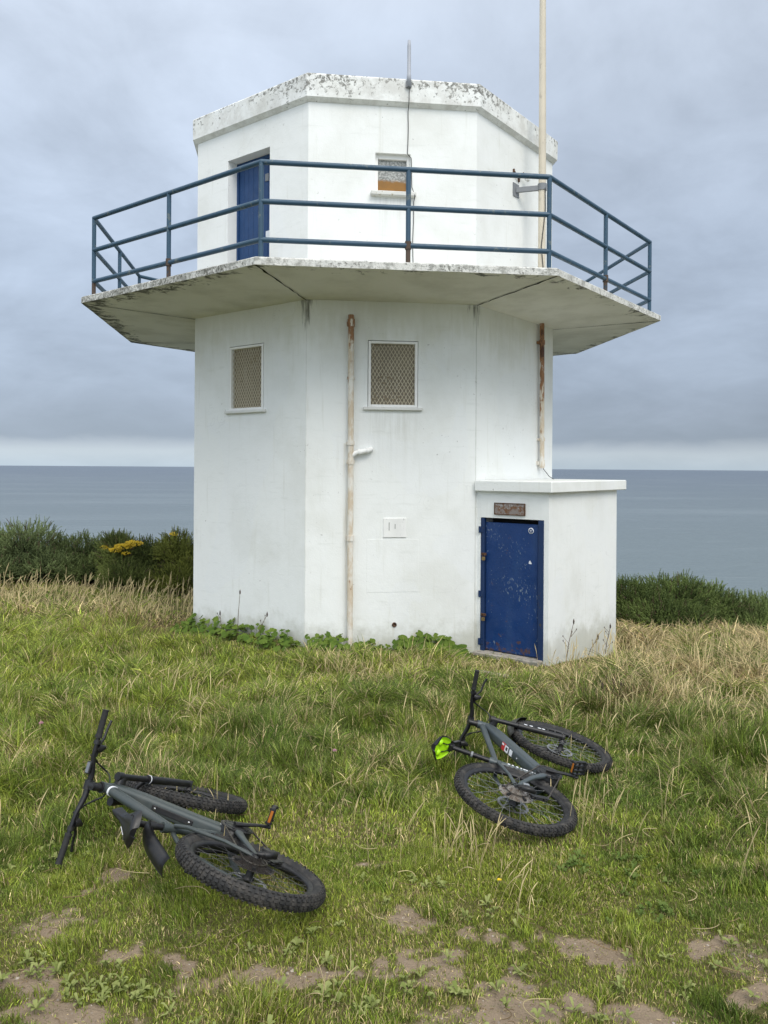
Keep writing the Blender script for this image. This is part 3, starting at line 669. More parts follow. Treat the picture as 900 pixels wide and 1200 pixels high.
def make_bike(label, T, Rm, steer, g, sh, ca, m_frame, m_cass, tyre_w, kind):
    root = bpy.data.objects.new('bicycle', None); link(root); tag(root, label, 'bicycle')
    mw = Matrix(Rm).to_4x4(); mw.translation = Vector((T[0], T[1], T[2] + EYE)); root.matrix_world = mw
    ha = R(g['ha']); axd = np.array([-math.cos(ha), 0, math.sin(ha)]); perp = np.array([math.sin(ha), 0, math.cos(ha)])
    FA = np.array([g['wb'], 0, 0]); Cc = np.array([g['cx'], 0, g['cz']]); HT = Cc + axd * .12
    BBp = np.array([g['bbx'], 0, g['bbz']]); sa = R(g['sa']); sdv = np.array([-math.cos(sa), 0, math.sin(sa)]); SC = BBp + sdv * g['sl']
    K = np.array([[0, -axd[2], axd[1]], [axd[2], 0, -axd[0]], [-axd[1], axd[0], 0]])
    Rst = np.eye(3) + math.sin(steer) * K + (1 - math.cos(steer)) * K @ K
    st = lambda v: Cc + (v - Cc) @ Rst.T
    WR = g['WR']
    def wheel(center, front):
        xf = (lambda v: st(v + center)) if front else None
        we = empty('wheel', (0, 0, 0), 0, root)
        mb = MB(); kn = .006; rt_ = tyre_w / 2; Rm_ = WR - kn - rt_; nU, nV = 96, 14
        vs = []; fs = []
        for i in range(nU):
            u = 2 * math.pi * i / nU; e = np.array([math.cos(u), 0, math.sin(u)])
            for j in range(nV):
                w_ = 2 * math.pi * j / nV; vs.append(e * (Rm_ + rt_ * 1.0 * math.cos(w_)) + Y * rt_ * math.sin(w_))
        for i in range(nU):
            for j in range(nV):
                i2, j2 = (i + 1) % nU, (j + 1) % nV; fs.append((i * nV + j, i * nV + j2, i2 * nV + j2, i2 * nV + j))
        mb.add(vs, fs, 0, True)
        NK = 76
        for i in range(NK):
            for r_, w_ in enumerate((-62, -34, -10, 12, 34, 62)):
                u = 2 * math.pi * (i + (.5 if r_ in (1, 4, 2) else 0) + (.25 if r_ == 3 else 0)) / NK; e = np.array([math.cos(u), 0, math.sin(u)]); tg = np.array([-math.sin(u), 0, math.cos(u)])
                a = R(w_); nn = e * math.cos(a) + Y * math.sin(a); bb_ = Y * math.cos(a) - e * math.sin(a)
                mb.box(e * Rm_ + nn * (rt_ + .001), tg * (.0085 if abs(w_) < 50 else .0065), bb_ * .0055, nn * .0052)
        mb.build('tyre', [M['rubber']], we, xf)
        mb = MB(); ro = Rm_ - rt_ * .80; ri = ro - .026
        mb.lathe((0, 0, 0), Y, [(ro + .006, -.016), (ro - .002, -.0165), (ri + .006, -.011), (ri, -.005), (ri, .005), (ri + .006, .011), (ro - .002, .0165), (ro + .006, .016), (ro - .004, .0), ], 72, 0, True, True)
        if kind == 'R':
            for i in range(32):
                u = 2 * math.pi * i / 32; e = np.array([math.cos(u), 0, math.sin(u)]); mb.box(e * (ri - .004), e * .007, np.cross(e, Y) * .0028, Y * .0028, 1)
        mb.build('rim', [M['rim'], M['silver']], we, xf)
        mb = MB(); hw = .05 if front else .062
        for i in range(32):
            u = 2 * math.pi * i / 32; e = np.array([math.cos(u), 0, math.sin(u)]); sdn = 1 if i % 2 else -1
            u2 = u + (1.1 if (i // 2) % 2 else -1.1); h = np.array([math.cos(u2), 0, math.sin(u2)]) * .028 + Y * sdn * hw * .62
            mb.tube([h, e * ri], .0011, 4, 0, False)
        mb.build('spokes', [M['spoke_L'] if kind == 'L' else M['steel']], we, xf)
        mb = MB(); mb.lathe((0, 0, 0), Y, [(.0, -hw), (.013, -hw), (.013, -hw + .008), (.03, -hw * .66), (.03, -hw * .55), (.019, -hw * .4), (.019, hw * .4), (.03, hw * .55), (.03, hw * .66), (.013, hw - .008), (.013, hw), (.0, hw)], 24)
        mb.build('hub', [M['black']], we, xf)
        mb = MB(); yd = hw * .80
        mb.lathe((0, yd, 0), Y, [(.097, -.001), (.097, .001), (.080, .001), (.080, -.001)], 40, 0, False, True)
        for i in range(6):
            u = 2 * math.pi * i / 6; e = np.array([math.cos(u), 0, math.sin(u)]); e2 = np.array([math.cos(u + .5), 0, math.sin(u + .5)])
            p0, p1 = e * .028, e2 * .084; d_ = (p1 - p0) / 2; pr = np.cross(d_ / np.linalg.norm(d_), Y)
            mb.box((p0 + p1) / 2 + Y * yd, d_, pr * .006, Y * .001)
        mb.build('brake_disc', [M['silver']], we, xf)
        if not front:
            mb = MB(); rr_ = [.103, .092, .080, .070, .061, .054, .047, .041, .036, .031, .027]
            for i, r_ in enumerate(rr_):
                y_ = -.024 - .0037 * i; nT = max(12, int(r_ * 2 * math.pi / .0127)); vs = []; n2_ = nT * 4
                for s_ in (-.001, .001):
                    for k in range(n2_):
                        u = 2 * math.pi * k / n2_; q_ = r_ + (.004 if k % 4 in (1, 2) else 0); vs.append((q_ * math.cos(u), y_ + s_, q_ * math.sin(u)))
                inner = r_ * .80 if i < 4 else r_ * .5
                for s_ in (-.001, .001):
                    for k in range(n2_):
                        u = 2 * math.pi * k / n2_; vs.append((inner * math.cos(u), y_ + s_, inner * math.sin(u)))
                fs = []
                for k in range(n2_):
                    j = (k + 1) % n2_; fs += [(k, j, n2_ + j, n2_ + k), (k, 2 * n2_ + k, 2 * n2_ + j, j), (n2_ + k, n2_ + j, 3 * n2_ + j, 3 * n2_ + k)]
                mb.add(vs, fs, 0)
            for i in range(5):
                u = 2 * math.pi * i / 5 + .3; e = np.array([math.cos(u), 0, math.sin(u)]); mb.box(e * .055 + Y * -.033, e * .04, np.cross(e, Y) * .008, Y * .005, 1)
            mb.lathe((0, -.024, 0), -Y, [(.022, 0), (.022, .045), (.0, .046)], 18, 1)
            mb.build('cassette', [M[m_cass], M['black']], we)
        return we
    wheel(np.zeros(3), False); wheel(FA, True)
    # frame
    mb = MB(); SIDE = Y
    hd = Cc + axd * .055
    dt0 = Cc + axd * .035 + np.array([-.02, 0, 0]); dt1 = BBp + np.array([.03, 0, .035])
    nseg = 9; P_ = [dt0 + (dt1 - dt0) * q for q in np.linspace(0, 1, nseg)]
    S_ = [(.030, .034)] + [(.036, .042), (.038, .046)] + [(.038, .046)] * (nseg - 5) + [(.039, .048), (.042, .05)]
    mb.loft(P_, S_, SIDE, 20, 4.5)
    tt0 = HT - axd * .035; tt1 = SC - sdv * .03
    r_tt = .024 if kind == 'L' else .0185
    mb.loft([tt0 + (tt1 - tt0) * q for q in (0, .12, .5, .9, 1)], [(r_tt * 1.0, r_tt * 1.5), (r_tt, r_tt * 1.25), (r_tt, r_tt), (r_tt * .9, r_tt * .9), (r_tt * .9, r_tt * .9)], SIDE, 16, 2.3)
    mb.tube([Cc - axd * .002, Cc + axd * .03, HT - axd * .03, HT + axd * .002], [.030, .026, .026, .030], 20)
    mb.tube([BBp + sdv * .02, SC + sdv * .01], .0205, 16)
    mb.tube([SC - sdv * .012, SC + sdv * .018], .025, 16)
    for s_ in (-1, 1):
        y1 = .062; ax_ = np.array([0, s_ * y1, 0])
        cs = [BBp + np.array([-.02, s_ * .045, .0]), BBp * .55 + np.array([0, s_ * .062, .015]), np.array([.07, s_ * .068, .0]), ax_ + np.array([.0, 0, -.002])]
        mb.loft(cs, [(.012, .026), (.010, .018), (.009, .013), (.007, .016)], SIDE, 12, 3)
        ss = [SC - sdv * .05 + np.array([-.01, s_ * .018, 0]), SC * .8 + np.array([-.02, s_ * .048, -.01]), SC * .35 + np.array([0, s_ * .063, 0]), ax_ + np.array([.0, 0, .004])]
        mb.loft(ss, [(.010, .014), (.010, .013), (.008, .010), (.007, .016)], SIDE, 12, 2.4)
        mb.lathe((0, s_ * (y1 + .007), 0), Y * s_, [(.016, -.012), (.016, 0), (.0, .001)], 14)
    frame = mb.build('frame', [M[m_frame]], root)
    # decals: worn white marks
    dn = (dt1 - dt0) / np.linalg.norm(dt1 - dt0); up_n = np.cross(dn, Y); up_n = up_n if up_n[2] > 0 else -up_n
    if kind == 'R':
        mid = dt0 + (dt1 - dt0) * .47
        mb = MB(); mb.box(mid - dn * .035 + up_n * .0478 , dn * .024, Y * .026, up_n * .001)
        mb.build('red_badge', [M['red']], frame)
        mb = MB()
        o_ = up_n * .0492
        for dx in (-.016, .016): mb.box(mid + dn * (.002 + dx) + o_, dn * .005, Y * .022, up_n * .0005)
        for dy in (-.017, .017): mb.box(mid + dn * .002 + Y * dy + o_ * 1.0, dn * .011, Y * .005, up_n * .00045)
        mb.box(mid + dn * .055 + o_, dn * .017, Y * .020, up_n * .0005)
        mb.box(mid - dn * .046 - Y * .014 + o_ * 1.012, dn * .012, Y * .006, up_n * .0005)
        mb.box(mid + dn * .13 + o_ * .99, dn * .006, Y * .003, up_n * .0005)
        mb.build('white_mark', [M['white']], frame)
        mb = MB(); rl = random.Random(9); q = .08
        sidev = np.cross(sdv, Y); 
        while q < g['sl'] - .1:
            L_ = rl.uniform(.008, .016); mb.box(BBp + sdv * q - Y * .0204, sdv * L_ / 2, sidev * .007, Y * .0006); q += L_ + rl.choice((.006, .006, .016))
        mb.build('white_lettering', [M['white']], frame)
    else:
        mb = MB(); mb.box(dt0 + (dt1 - dt0) * .955 - Y * .0405, dn * .016, up_n * .008, Y * .0008); mb.build('white_mark', [M['white']], frame)
        mb = MB(); q0, q1 = tt0 + (tt1 - tt0) * .085, tt0 + (tt1 - tt0) * .105; mb.loft([q0, q1], [(r_tt + .0025, r_tt * 1.32 + .0025)] * 2, SIDE, 20, 2.3); mb.build('white_ring', [M['white']], frame)
        mid = dt0 + (dt1 - dt0) * .55
        mb = MB(); mb.box(mid + up_n * .047, dn * .12, Y * .015, up_n * .004, 0, .003)
        for q in (-.1, .1): mb.lathe(mid + dn * q + up_n * .051, up_n, [(.006, 0), (.006, .003), (.0, .004)], 10, 1)
        mb.build('bottle_mount', [M['black'], M['silver']], frame)
    # motor, crank set
    mb = MB(); mb.loft([BBp - Y * .062, BBp - Y * .05, BBp + Y * .05, BBp + Y * .062], [(.052, .06), (.066, .078), (.066, .078), (.052, .06)], np.array([1., 0, .2]), 20, 3)
    mb.build('motor', [M['black']], root)
    mb = MB(); rr_ = .078; vs = []; nT = 136
    for s_ in (-.0012, .0012):
        for k in range(nT): u = 2 * math.pi * k / nT; q_ = rr_ + (.004 if k % 4 in (1, 2) else 0); vs.append(BBp + np.array([q_ * math.cos(u), -.058 + s_, q_ * math.sin(u)]))
        for k in range(nT): u = 2 * math.pi * k / nT; vs.append(BBp + np.array([.060 * math.cos(u), -.058 + s_, .060 * math.sin(u)]))
    fs = []
    for k in range(nT):
        j = (k + 1) % nT; fs += [(k, j, nT + j, nT + k), (2 * nT + j, 2 * nT + k, 3 * nT + k, 3 * nT + j), (k, 2 * nT + k, 2 * nT + j, j)]
    mb.add(vs, fs, 0)
    for i in range(5):
        u = 2 * math.pi * i / 5; e = np.array([math.cos(u), 0, math.sin(u)]); mb.box(BBp + e * .04 - Y * .06, e * .028, np.cross(e, Y) * .007, Y * .003)
    mb.lathe(BBp - Y * .055, -Y, [(.090, 0), (.090, .004), (.082, .004), (.082, 0)], 48, 1, False, True)
    mb.build('chainring', [M['blk_metal'], M['black']], root)
    for s_, an_ in ((-1, ca), (1, ca + math.pi)):
        e = np.array([math.cos(an_), 0, math.sin(an_)]); tip = BBp + e * .17 + Y * s_ * .092
        mb = MB(); mb.loft([BBp + Y * s_ * .070 - e * .018, BBp + Y * s_ * .074 + e * .03, BBp + Y * s_ * .088 + e * .11, tip + e * .014], [(.010, .019), (.009, .016), (.007, .013), (.008, .014)], Y, 14, 3)
        mb.build('crank_arm', [M['blk_metal']], root)
        # pedal: open platform turning on its axle
        pc = tip + Y * s_ * .062; pa = an_ + (1.05 if kind == 'L' else .75); px = np.array([math.cos(pa), 0, math.sin(pa)]); pn = np.cross(px, Y)
        mb = MB(); mb.tube([tip, pc + Y * s_ * .045], .007, 8)
        for q in (-.046, .046): mb.box(pc + px * q, px * .006, Y * .043, pn * .013, 0, .003)
        for q in (-.040, -.014, .016, .041): mb.box(pc + Y * q, px * .042, Y * .005, pn * .010, 0, .002)
        for q in (-.034, .034):
            for w_ in (-.046, .046): mb.box(pc + Y * q + px * w_, px * .003, Y * .006, pn * .018)
        ped = mb.build('pedal', [M['black']], root)
        for q in (-.0525, .0525):
            mb = MB(); mb.box(pc + px * q, px * .0015, Y * .030, pn * .0075, 0, .002); mb.build('reflector', [M['orange']], ped)
        # chain and derailleur
    mb = MB(); yc = -.045; cr = .062 if kind == 'L' else .07
    jock1 = np.array([.012, yc, -.098 if kind == 'L' else -.10]); jock2 = np.array([.055, yc, -.165]) if kind == 'R' else np.array([.045, yc, -.15])
    top = [np.array([-.01, yc, cr]), BBp + np.array([0, yc - .012 + .0, .080])]
    path = [BBp + np.array([.078 * math.sin(q), -.058, .078 * math.cos(q)]) for q in np.linspace(0, math.pi, 10)]
    low = [jock2 + np.array([.01, 0, -.012]), jock2 + np.array([-.014, 0, -.006]), jock2 + np.array([-.01, 0, .012]), jock1 + np.array([.013, 0, -.004]), jock1 + np.array([.010, 0, .012])]
    casp = [np.array([-cr * math.sin(q), yc, -cr * math.cos(q)]) for q in np.linspace(-.5, math.pi - .1, 12)]
    full = [top[0]] + path + low + casp + [top[0]]
    for a, b in zip(full, full[1:]):
        d_ = b - a; L_ = np.linalg.norm(d_)
        if L_ < 1e-4: continue
        d_ /= L_; pr = np.cross(d_, Y); pr /= np.linalg.norm(pr); nl = max(1, int(L_ / .0127))
        for q in range(nl):
            c_ = a + d_ * L_ * (q + .5) / nl; mb.box(c_, d_ * L_ / nl * .46, pr * .0036, Y * (.0036 if q % 2 else .0024))
    mb.build('chain', [M['chain']], root)
    mb = MB()
    for j_ in (jock1, jock2): mb.lathe(j_ - Y * .004, Y, [(.0, 0), (.013, 0), (.018, .002), (.018, .006), (.013, .008), (.0, .008)], 16)
    d_ = jock2 - jock1; L_ = np.linalg.norm(d_); d_ /= L_
    for s_ in (-.009, .008): mb.loft([jock1 - d_ * .014 + Y * s_, jock2 + d_ * .014 + Y * s_], (.0015, .016), Y, 12, 3)
    mb.loft([np.array([.0, -.075, -.005]), np.array([-.025, -.088, -.045]), np.array([-.005, -.088, -.085]), jock1 + np.array([0, -.03, .0])], [(.010, .018), (.018, .024), (.018, .022), (.012, .016)], Y, 14, 3)
    mb.box((-.005, -.098, -.05), np.array([.022, 0, .012]), Y * .006, np.array([-.008, 0, .018]), 1, .003)
    mb.tube([(-.02, -.09, -.03), (-.07, -.092, -.01), (-.05, -.085, .03), (.02, -.075, .02), (.12, -.07, .03)], .0028, 6)
    mb.build('derailleur', [M['black'], M['silver'] if kind == 'R' else M['blk_metal']], root)
    # fork
    mb = MB()
    legt = []
    for s_ in (-1, 1):
        a = Cc + Y * s_ * .064 + axd * .006; b = FA + Y * s_ * .062; m_ = a + (b - a) * .34
        mb.tube([a + (a - b) * .03, m_ + (b - a) * .05], .0165, 14, 0)
        mb.tube([m_, m_ + (b - a) * .06], .0235, 14, 0); mb.tube([m_ + (b - a) * .05, m_ + (b - a) * .3, b - (b - a) * .02], [.0215, .021, .0185], 14, 0)
        mb.tube([a + (a - b) * .065, a + (a - b) * .0], .0225, 14, 0)
        mb.lathe(b - Y * s_ * .012, Y * s_, [(.017, 0), (.017, .03), (.0, .032)], 14, 0); legt.append(m_ + (b - a) * .05)
        if kind == 'R' and s_ == -1:
            for q in (.42, .50, .62, .68): mb.box(a + (b - a) * (q + .02) + Y * s_ * .0216, (b - a) * .022, np.cross((b - a) / np.linalg.norm(b - a), Y) * .006, Y * .0012, 1)
        if kind == 'L' and s_ == -1: mb.tube([m_ + (b - a) * .02, m_ + (b - a) * .03], .0245, 14, 1)
    cp = [Cc + Y * q + axd * (.012 - 2.2 * q * q) for q in (-.064, -.04, -.015, .015, .04, .064)]
    mb.loft(cp, [(.026, .024), (.026, .024), (.030, .028), (.030, .028), (.026, .024), (.026, .024)], axd, 14, 3)
    ar = [legt[0] + (legt[1] - legt[0]) * q + (axd * .055 * math.sin(math.pi * q) + perp * .03 * math.sin(math.pi * q)) for q in np.linspace(0, 1, 9)]
    mb.loft(ar, (.012, .009), axd, 12, 3)
    fork = mb.build('fork', [M['black'], M['white']], root, st)
    if kind == 'R':       # short mudguard strapped under the fork arch
        mb = MB(); rows = []
        for q in np.linspace(1.0, 2.25, 12):
            rad = WR + .03; e = np.array([math.cos(q), 0, math.sin(q)]); wd = .035 + .03 * math.sin((q - 1.0) / 1.25 * math.pi)
            rows.append([FA + e * (rad - .6 * (w_ * wd) ** 2 / .05 * 1.2) + Y * w_ * wd for w_ in (-1, -.5, 0, .5, 1)])
        sheet(mb, rows, .0025); mb.build('mudguard', [M['black']], root, st)
    # cockpit
    bc = HT + axd * .05 + perp * .045; bw = g['bw']
    mb = MB(); mb.tube([HT, HT + axd * .012], .026, 18); mb.tube([HT + axd * .012, HT + axd * .066], .0205, 18); mb.loft([HT + axd * .045 - perp * .01, bc + perp * .004], [(.021, .022), (.019, .02)], Y, 14, 3)
    mb.loft([bc - Y * .024, bc + Y * .024], (.0235, .0235), axd, 16, 2.6); mb.build('stem', [M['black']], root, st)
    back = -perp * .5 + axd * .0
    def bp(s_): # point on the bar at signed distance s_ from its centre
        q = abs(s_); w_ = sstep(.05, .16, q); return bc + Y * s_ + axd * .02 * w_ + np.array([-.03, 0, .02]) * (q / (bw / 2)) * 1.0
    mb = MB(); ss_ = np.linspace(-bw / 2, bw / 2, 27); mb.tube([bp(q) for q in ss_], [.0160 - .0045 * float(sstep(.04, .18, abs(q))) for q in ss_], 12); mb.build('handlebar', [M['blk_metal']], root, st)
    for s_ in (-1, 1):
        mb = MB(); e0, e1 = bp(s_ * (bw / 2 - .132)), bp(s_ * (bw / 2 + .004)); N_ = 14
        pts = [e0 + (e1 - e0) * q for q in np.linspace(0, 1, N_)]
        mb.tube(pts, [.0185 if i in (0, N_ - 1) else (.0168 if i % 2 else .0160) for i in range(N_)], 14); mb.tube([e0 - (e1 - e0) * .07, e0 + (e1 - e0) * .02], .0195, 14); mb.build('grip', [M['grip']], root, st)
        # brake lever, master cylinder, shifter
        pv = bp(s_ * (bw / 2 - .165)); fwd = perp * .45 - axd * .89
        mb = MB(); mb.tube([pv - Y * .010, pv + Y * .010], .0185, 12); mb.loft([pv + fwd * .015 + Y * s_ * .01, pv + fwd * .028 - Y * s_ * .03, pv + fwd * .03 - Y * s_ * .075], [(.010, .011), (.012, .012), (.008, .009)], axd, 12, 2.6)
        mb.loft([pv + fwd * .034 + Y * s_ * -.012, pv + fwd * .066 + Y * s_ * .022, pv + fwd * .072 + Y * s_ * .075, pv + fwd * .088 + Y * s_ * .118], [(.008, .008), (.0075, .0065), (.007, .006), (.008, .007)], axd, 10, 2.5)
        mb.loft([pv - axd * .012 - Y * s_ * .025, pv - axd * .03 - Y * s_ * .03, pv - axd * .045 - Y * s_ * .02 + fwd * .02], [(.018, .018), (.022, .020), (.010, .013)], Y, 12, 2.8)
        mb.build('brake_lever', [M['black']], root, st)
    if kind == 'L':
        pd = bp(-.085); mb = MB(); mb.box(pd + axd * .024 , Y * .032, perp * .016, axd * .007, 0, .003); dsp = mb.build('display', [M['black']], root, st)
        mb = MB(); mb.box(pd + axd * .0318 , Y * .026, perp * .012, axd * .0006); mb.build('screen', [M['screen']], dsp, st)
    mb = MB()
    for s_, k_ in ((-1, 0), (-1, 1), (1, 0), (1, 1)):
        p0 = bp(s_ * (bw / 2 - .235 - .0 * k_)) + perp * .026 - axd * (.02 * k_); p3 = Cc + axd * .05 + perp * .035 + Y * s_ * .022
        m1 = p0 - Y * s_ * (.06 + .03 * k_) + perp * (.045 + .02 * k_) - axd * (.10 + .03 * k_); m2 = p3 + perp * (.07) - axd * .05 + Y * s_ * .06
        mb.tube([(1 - q) ** 3 * p0 + 3 * q * (1 - q) ** 2 * m1 + 3 * q * q * (1 - q) * m2 + q ** 3 * p3 for q in np.linspace(0, 1, 12)], .0036, 6)
    mb.build('cables', [M['black']], root, st)
    # seat post, saddle
    top = BBp + sdv * (sh - .035)
    mb = MB(); mb.tube([SC, SC + (top - SC) * .55, top], .0155, 14, 0)
    if (top - SC) @ sdv > .16: mb.tube([SC, SC + (top - SC) * .5], .0165, 14, 0); mb.tube([SC + (top - SC) * .48, SC + (top - SC) * .53], .020, 14, 1)
    mb.box(top + np.array([0, 0, .006]), np.array([.022, 0, 0]), Y * .02, np.array([0, 0, .014]), 0, .004)
    tl = R(15 if kind == 'R' else -12); rot_ = lambda p: top + np.array([(p - top)[0] * math.cos(tl) + (p - top)[2] * math.sin(tl), (p - top)[1], -(p - top)[0] * math.sin(tl) + (p - top)[2] * math.cos(tl)])
    for s_ in (-.022, .022): mb.tube([rot_(top + np.array(q)) for q in ((-.10, s_ * 1.6, .036), (-.05, s_, .014), (.05, s_, .014), (.11, s_ * .5, .026))], .0036, 6, 0)
    mb.build('seatpost', [M['blk_metal'], M['steel']], root)
    sx = np.linspace(-.145, .145 if kind == 'L' else .10, 17); rows = []; under = []
    for x in sx:
        q = (x + .145) / .29; wd = .086 * (1 - sstep(.14, .66, q)) + .026 * sstep(.12, .58, q); wd *= math.sqrt(max(.08, min(1, q / .10))) * math.sqrt(max(.15, min(1, (1 - q) / .06)))
        zc = .052 + .012 * (1 - q) ** 2 - .010 * math.sin(q * math.pi) - .012 * q ** 4; rt_ = []; ru = []
        for w_ in np.linspace(-1, 1, 11):
            z_ = zc - .020 * abs(w_) ** 2.4 - .016 * abs(w_) ** 6 + (-.004 * math.exp(-(w_ / .25) ** 2) if .15 < q < .8 else 0)
            rt_.append(top + np.array([x, w_ * wd, z_ + .008])); ru.append(top + np.array([x * .97, w_ * wd * .90, min(z_ + .004, zc - .024)]))
        rows.append(rt_); under.append(ru)
    if True:
        rows = [[rot_(p) for p in r_] for r_ in rows]; under = [[rot_(p) for p in r_] for r_ in under]
    mb = MB(); vs = [p for r_ in rows for p in r_]; fs = [(i * 11 + j, (i + 1) * 11 + j, (i + 1) * 11 + j + 1, i * 11 + j + 1) for i in range(16) for j in range(10)]; mb.add(vs, fs, 0, True)
    for i in range(16): mb.quad(rows[i][0], rows[i + 1][0], under[i + 1][0], under[i][0]); mb.quad(rows[i][10], rows[i + 1][10], under[i + 1][10], under[i][10])
    for j in range(10): mb.quad(rows[0][j], rows[0][j + 1], under[0][j + 1], under[0][j]); mb.quad(rows[16][j], rows[16][j + 1], under[16][j + 1], under[16][j])
    sad = mb.build('saddle', [M['black']], root)
    mb = MB(); vs = [p for r_ in under for p in r_]; mb.add(vs, fs[:90], 0, True); mb.add(vs, fs[90:], 1, True)
    for x_, y_ in ((-.09, .035), (-.09, -.035), (-.01, 0)): mb.lathe(under[0][5] * 0 + top + np.array([x_, y_, .030 + (.024 if x_ < -.05 else .0) * (1 if kind == 'R' else 0)]), (0, 0, -1), [(.024, -.008), (.020, .004), (.0, .008)], 12)
    mb.build('shell', [M['lime'] if kind == 'R' else M['black'], M['black']], sad)
    if kind == 'L':
        mb = MB(); pts = [rows[i][8] + np.array([0, 0, .0015]) for i in range(5, 9)]; mb.loft(pts, (.002, .001), Y, 6); mb.build('white_stripe', [M['white']], sad)
        # clip-on rear mudguard hanging from the seat post
        mb = MB(); rows = []
        c0 = SC + sdv * .075
        ctrl = [c0 + np.array([-.005, -.01, .02]), c0 + np.array([-.07, .0, .085]), c0 + np.array([-.20, .02, .075]), c0 + np.array([-.33, .07, -.01])]
        for q in np.linspace(0, 1, 16):
            p = (1 - q) ** 3 * ctrl[0] + 3 * q * (1 - q) ** 2 * ctrl[1] + 3 * q * q * (1 - q) * ctrl[2] + q ** 3 * ctrl[3]
            wd = .020 + .026 * float(sstep(.05, .40, q)) - .004 * float(sstep(.93, 1., q)); rows.append([p + Y * w_ * wd - np.array([0, 0, .022 * w_ * w_ * (wd / .058)]) for w_ in np.linspace(-1, 1, 9)])
        sheet(mb, rows, .003); mb.tube([c0 - sdv * .012, c0 + sdv * .02], .022, 14); mb.build('mudguard', [M['black']], root)
    return root
def sheet(mb, rows, th):
    """thin shell over a grid of points"""
    G = np.array(rows, float); n0, n1 = G.shape[:2]; du = np.gradient(G, axis=0); dv = np.gradient(G, axis=1); N = np.cross(du, dv); N /= np.linalg.norm(N, axis=2, keepdims=True) + 1e-9
    T_ = (G + N * th / 2).reshape(-1, 3); B_ = (G - N * th / 2).reshape(-1, 3); o = n0 * n1
    fs = [(i * n1 + j, (i + 1) * n1 + j, (i + 1) * n1 + j + 1, i * n1 + j + 1) for i in range(n0 - 1) for j in range(n1 - 1)]
    fs2 = [tuple(o + k for k in reversed(f)) for f in fs]
    rim = [i * n1 for i in range(n0)] + [(n0 - 1) * n1 + j for j in range(1, n1)] + [i * n1 + n1 - 1 for i in range(n0 - 2, -1, -1)] + list(range(n1 - 2, 0, -1))
    fs3 = [(a, b, o + b, o + a) for a, b in zip(rim, rim[1:] + rim[:1])]
    mb.add(list(T_) + list(B_), fs + fs2 + fs3, 0, True)

make_bike('dark grey mountain bike with fat knobbly tyres and a rear mudguard lying in short grass',
  (-0.6124, 3.7184, -1.8963), ((-0.4642, -0.3196, -0.8261), (0.8834, -0.2342, -0.4058), (-0.0638, -0.9181, 0.3911)), .1617,
  dict(WR=.371, wb=1.213, ha=65.689, cx=.898, cz=.486, bbx=.461, bbz=-.057, sa=77.5, sl=.41, bw=.762), .63, -1.55, 'frame_L', 'cass_L', .066, 'L')
make_bike('slate grey mountain bike with lime green under its saddle lying in long grass',
  (0.8062, 4.787, -1.9888), ((0.4356, -0.2473, -0.8655), (0.8989, 0.0691, 0.4327), (-0.0472, -0.9665, 0.2524)), .0394,
  dict(WR=.380, wb=1.192, ha=66.445, cx=.945, cz=.46, bbx=.446, bbz=-.082, sa=76.4, sl=.366, bw=.744), .672, -1.423, 'frame_R', 'cass_R', .056, 'R')

# ------------------------------------------------------------------ vegetation
def curves_obj(name, P, rad, colr, material, parent=None, loc=None):
    """P: (n, k, 3) points, rad: (n, k), colr: (n, 3)"""
    n, k = P.shape[:2]; cu = bpy.data.hair_curves.new(name); cu.add_curves([k] * n)
    P = P.astype(np.float32)
    if loc is not None: P = P - np.asarray(loc, np.float32)
    cu.position_data.foreach_set('vector', P.ravel())
    a = cu.attributes.get('radius') or cu.attributes.new('radius', 'FLOAT', 'POINT'); a.data.foreach_set('value', rad.astype(np.float32).ravel())
    a = cu.attributes.new('tint', 'FLOAT_COLOR', 'CURVE'); a.data.foreach_set('color', np.concatenate([colr, np.ones((n, 1))], 1).astype(np.float32).ravel())
    cu.materials.append(material)
    return link(bpy.data.objects.new(name, cu), parent)
def blade_mat(name, trans=.25, rough=.6, spec=.25):
    m = bpy.data.materials.new(name); m.use_nodes = True; t = NT(m)
    a = t.node('ShaderNodeAttribute', attribute_name='tint'); t.color(a.outputs['Color']); t.b.inputs['Roughness'].default_value = rough; t.b.inputs['Specular IOR Level'].default_value = spec
    tr = t.node('ShaderNodeBsdfTranslucent'); t.l.new(a.outputs['Color'], tr.inputs['Color']); mx = t.node('ShaderNodeMixShader'); mx.inputs[0].default_value = trans
    t.l.new(t.b.outputs[0], mx.inputs[1]); t.l.new(tr.outputs[0], mx.inputs[2]); t.l.new(mx.outputs[0], t.n['Material Output'].inputs['Surface']); return m
M['blade'] = blade_mat('grass_blades', .14, .5, .35)
# tower footprint test in local coordinates
def inside(x, y, pad=.0):
    c_, s_ = math.cos(ROT), math.sin(ROT); lx = (x - OX) * c_ + (y - OY) * s_; ly = -(x - OX) * s_ + (y - OY) * c_
    d = np.zeros_like(lx)
    for k in range(8): a = R(-135 + 45 * k); d = np.maximum(d, lx * math.cos(a) + ly * math.sin(a))
    r_ = d < RW * CW + pad
    px, py = lx - A0[0], ly - A0[1]; u = px * n2[0] + py * n2[1]; v = px * t2_[0] + py * t2_[1]
    return r_ | ((u > -.2) & (u < FL_ + pad) & (v > -pad) & (v < WD + pad))
GREEN = np.array([.115, .185, .022]); YGREEN = np.array([.33, .36, .060]); STRAW = np.array([.60, .49, .26]); BROWN = np.array([.20, .135, .065]); DGREEN = np.array([.065, .115, .020])
def sample(n, y0, y1, spread=.56, margin=.5):
    y = np.sqrt(rng.uniform(y0 ** 2, y1 ** 2, n)); x = rng.uniform(-1, 1, n) * (spread * y + margin); return x, y
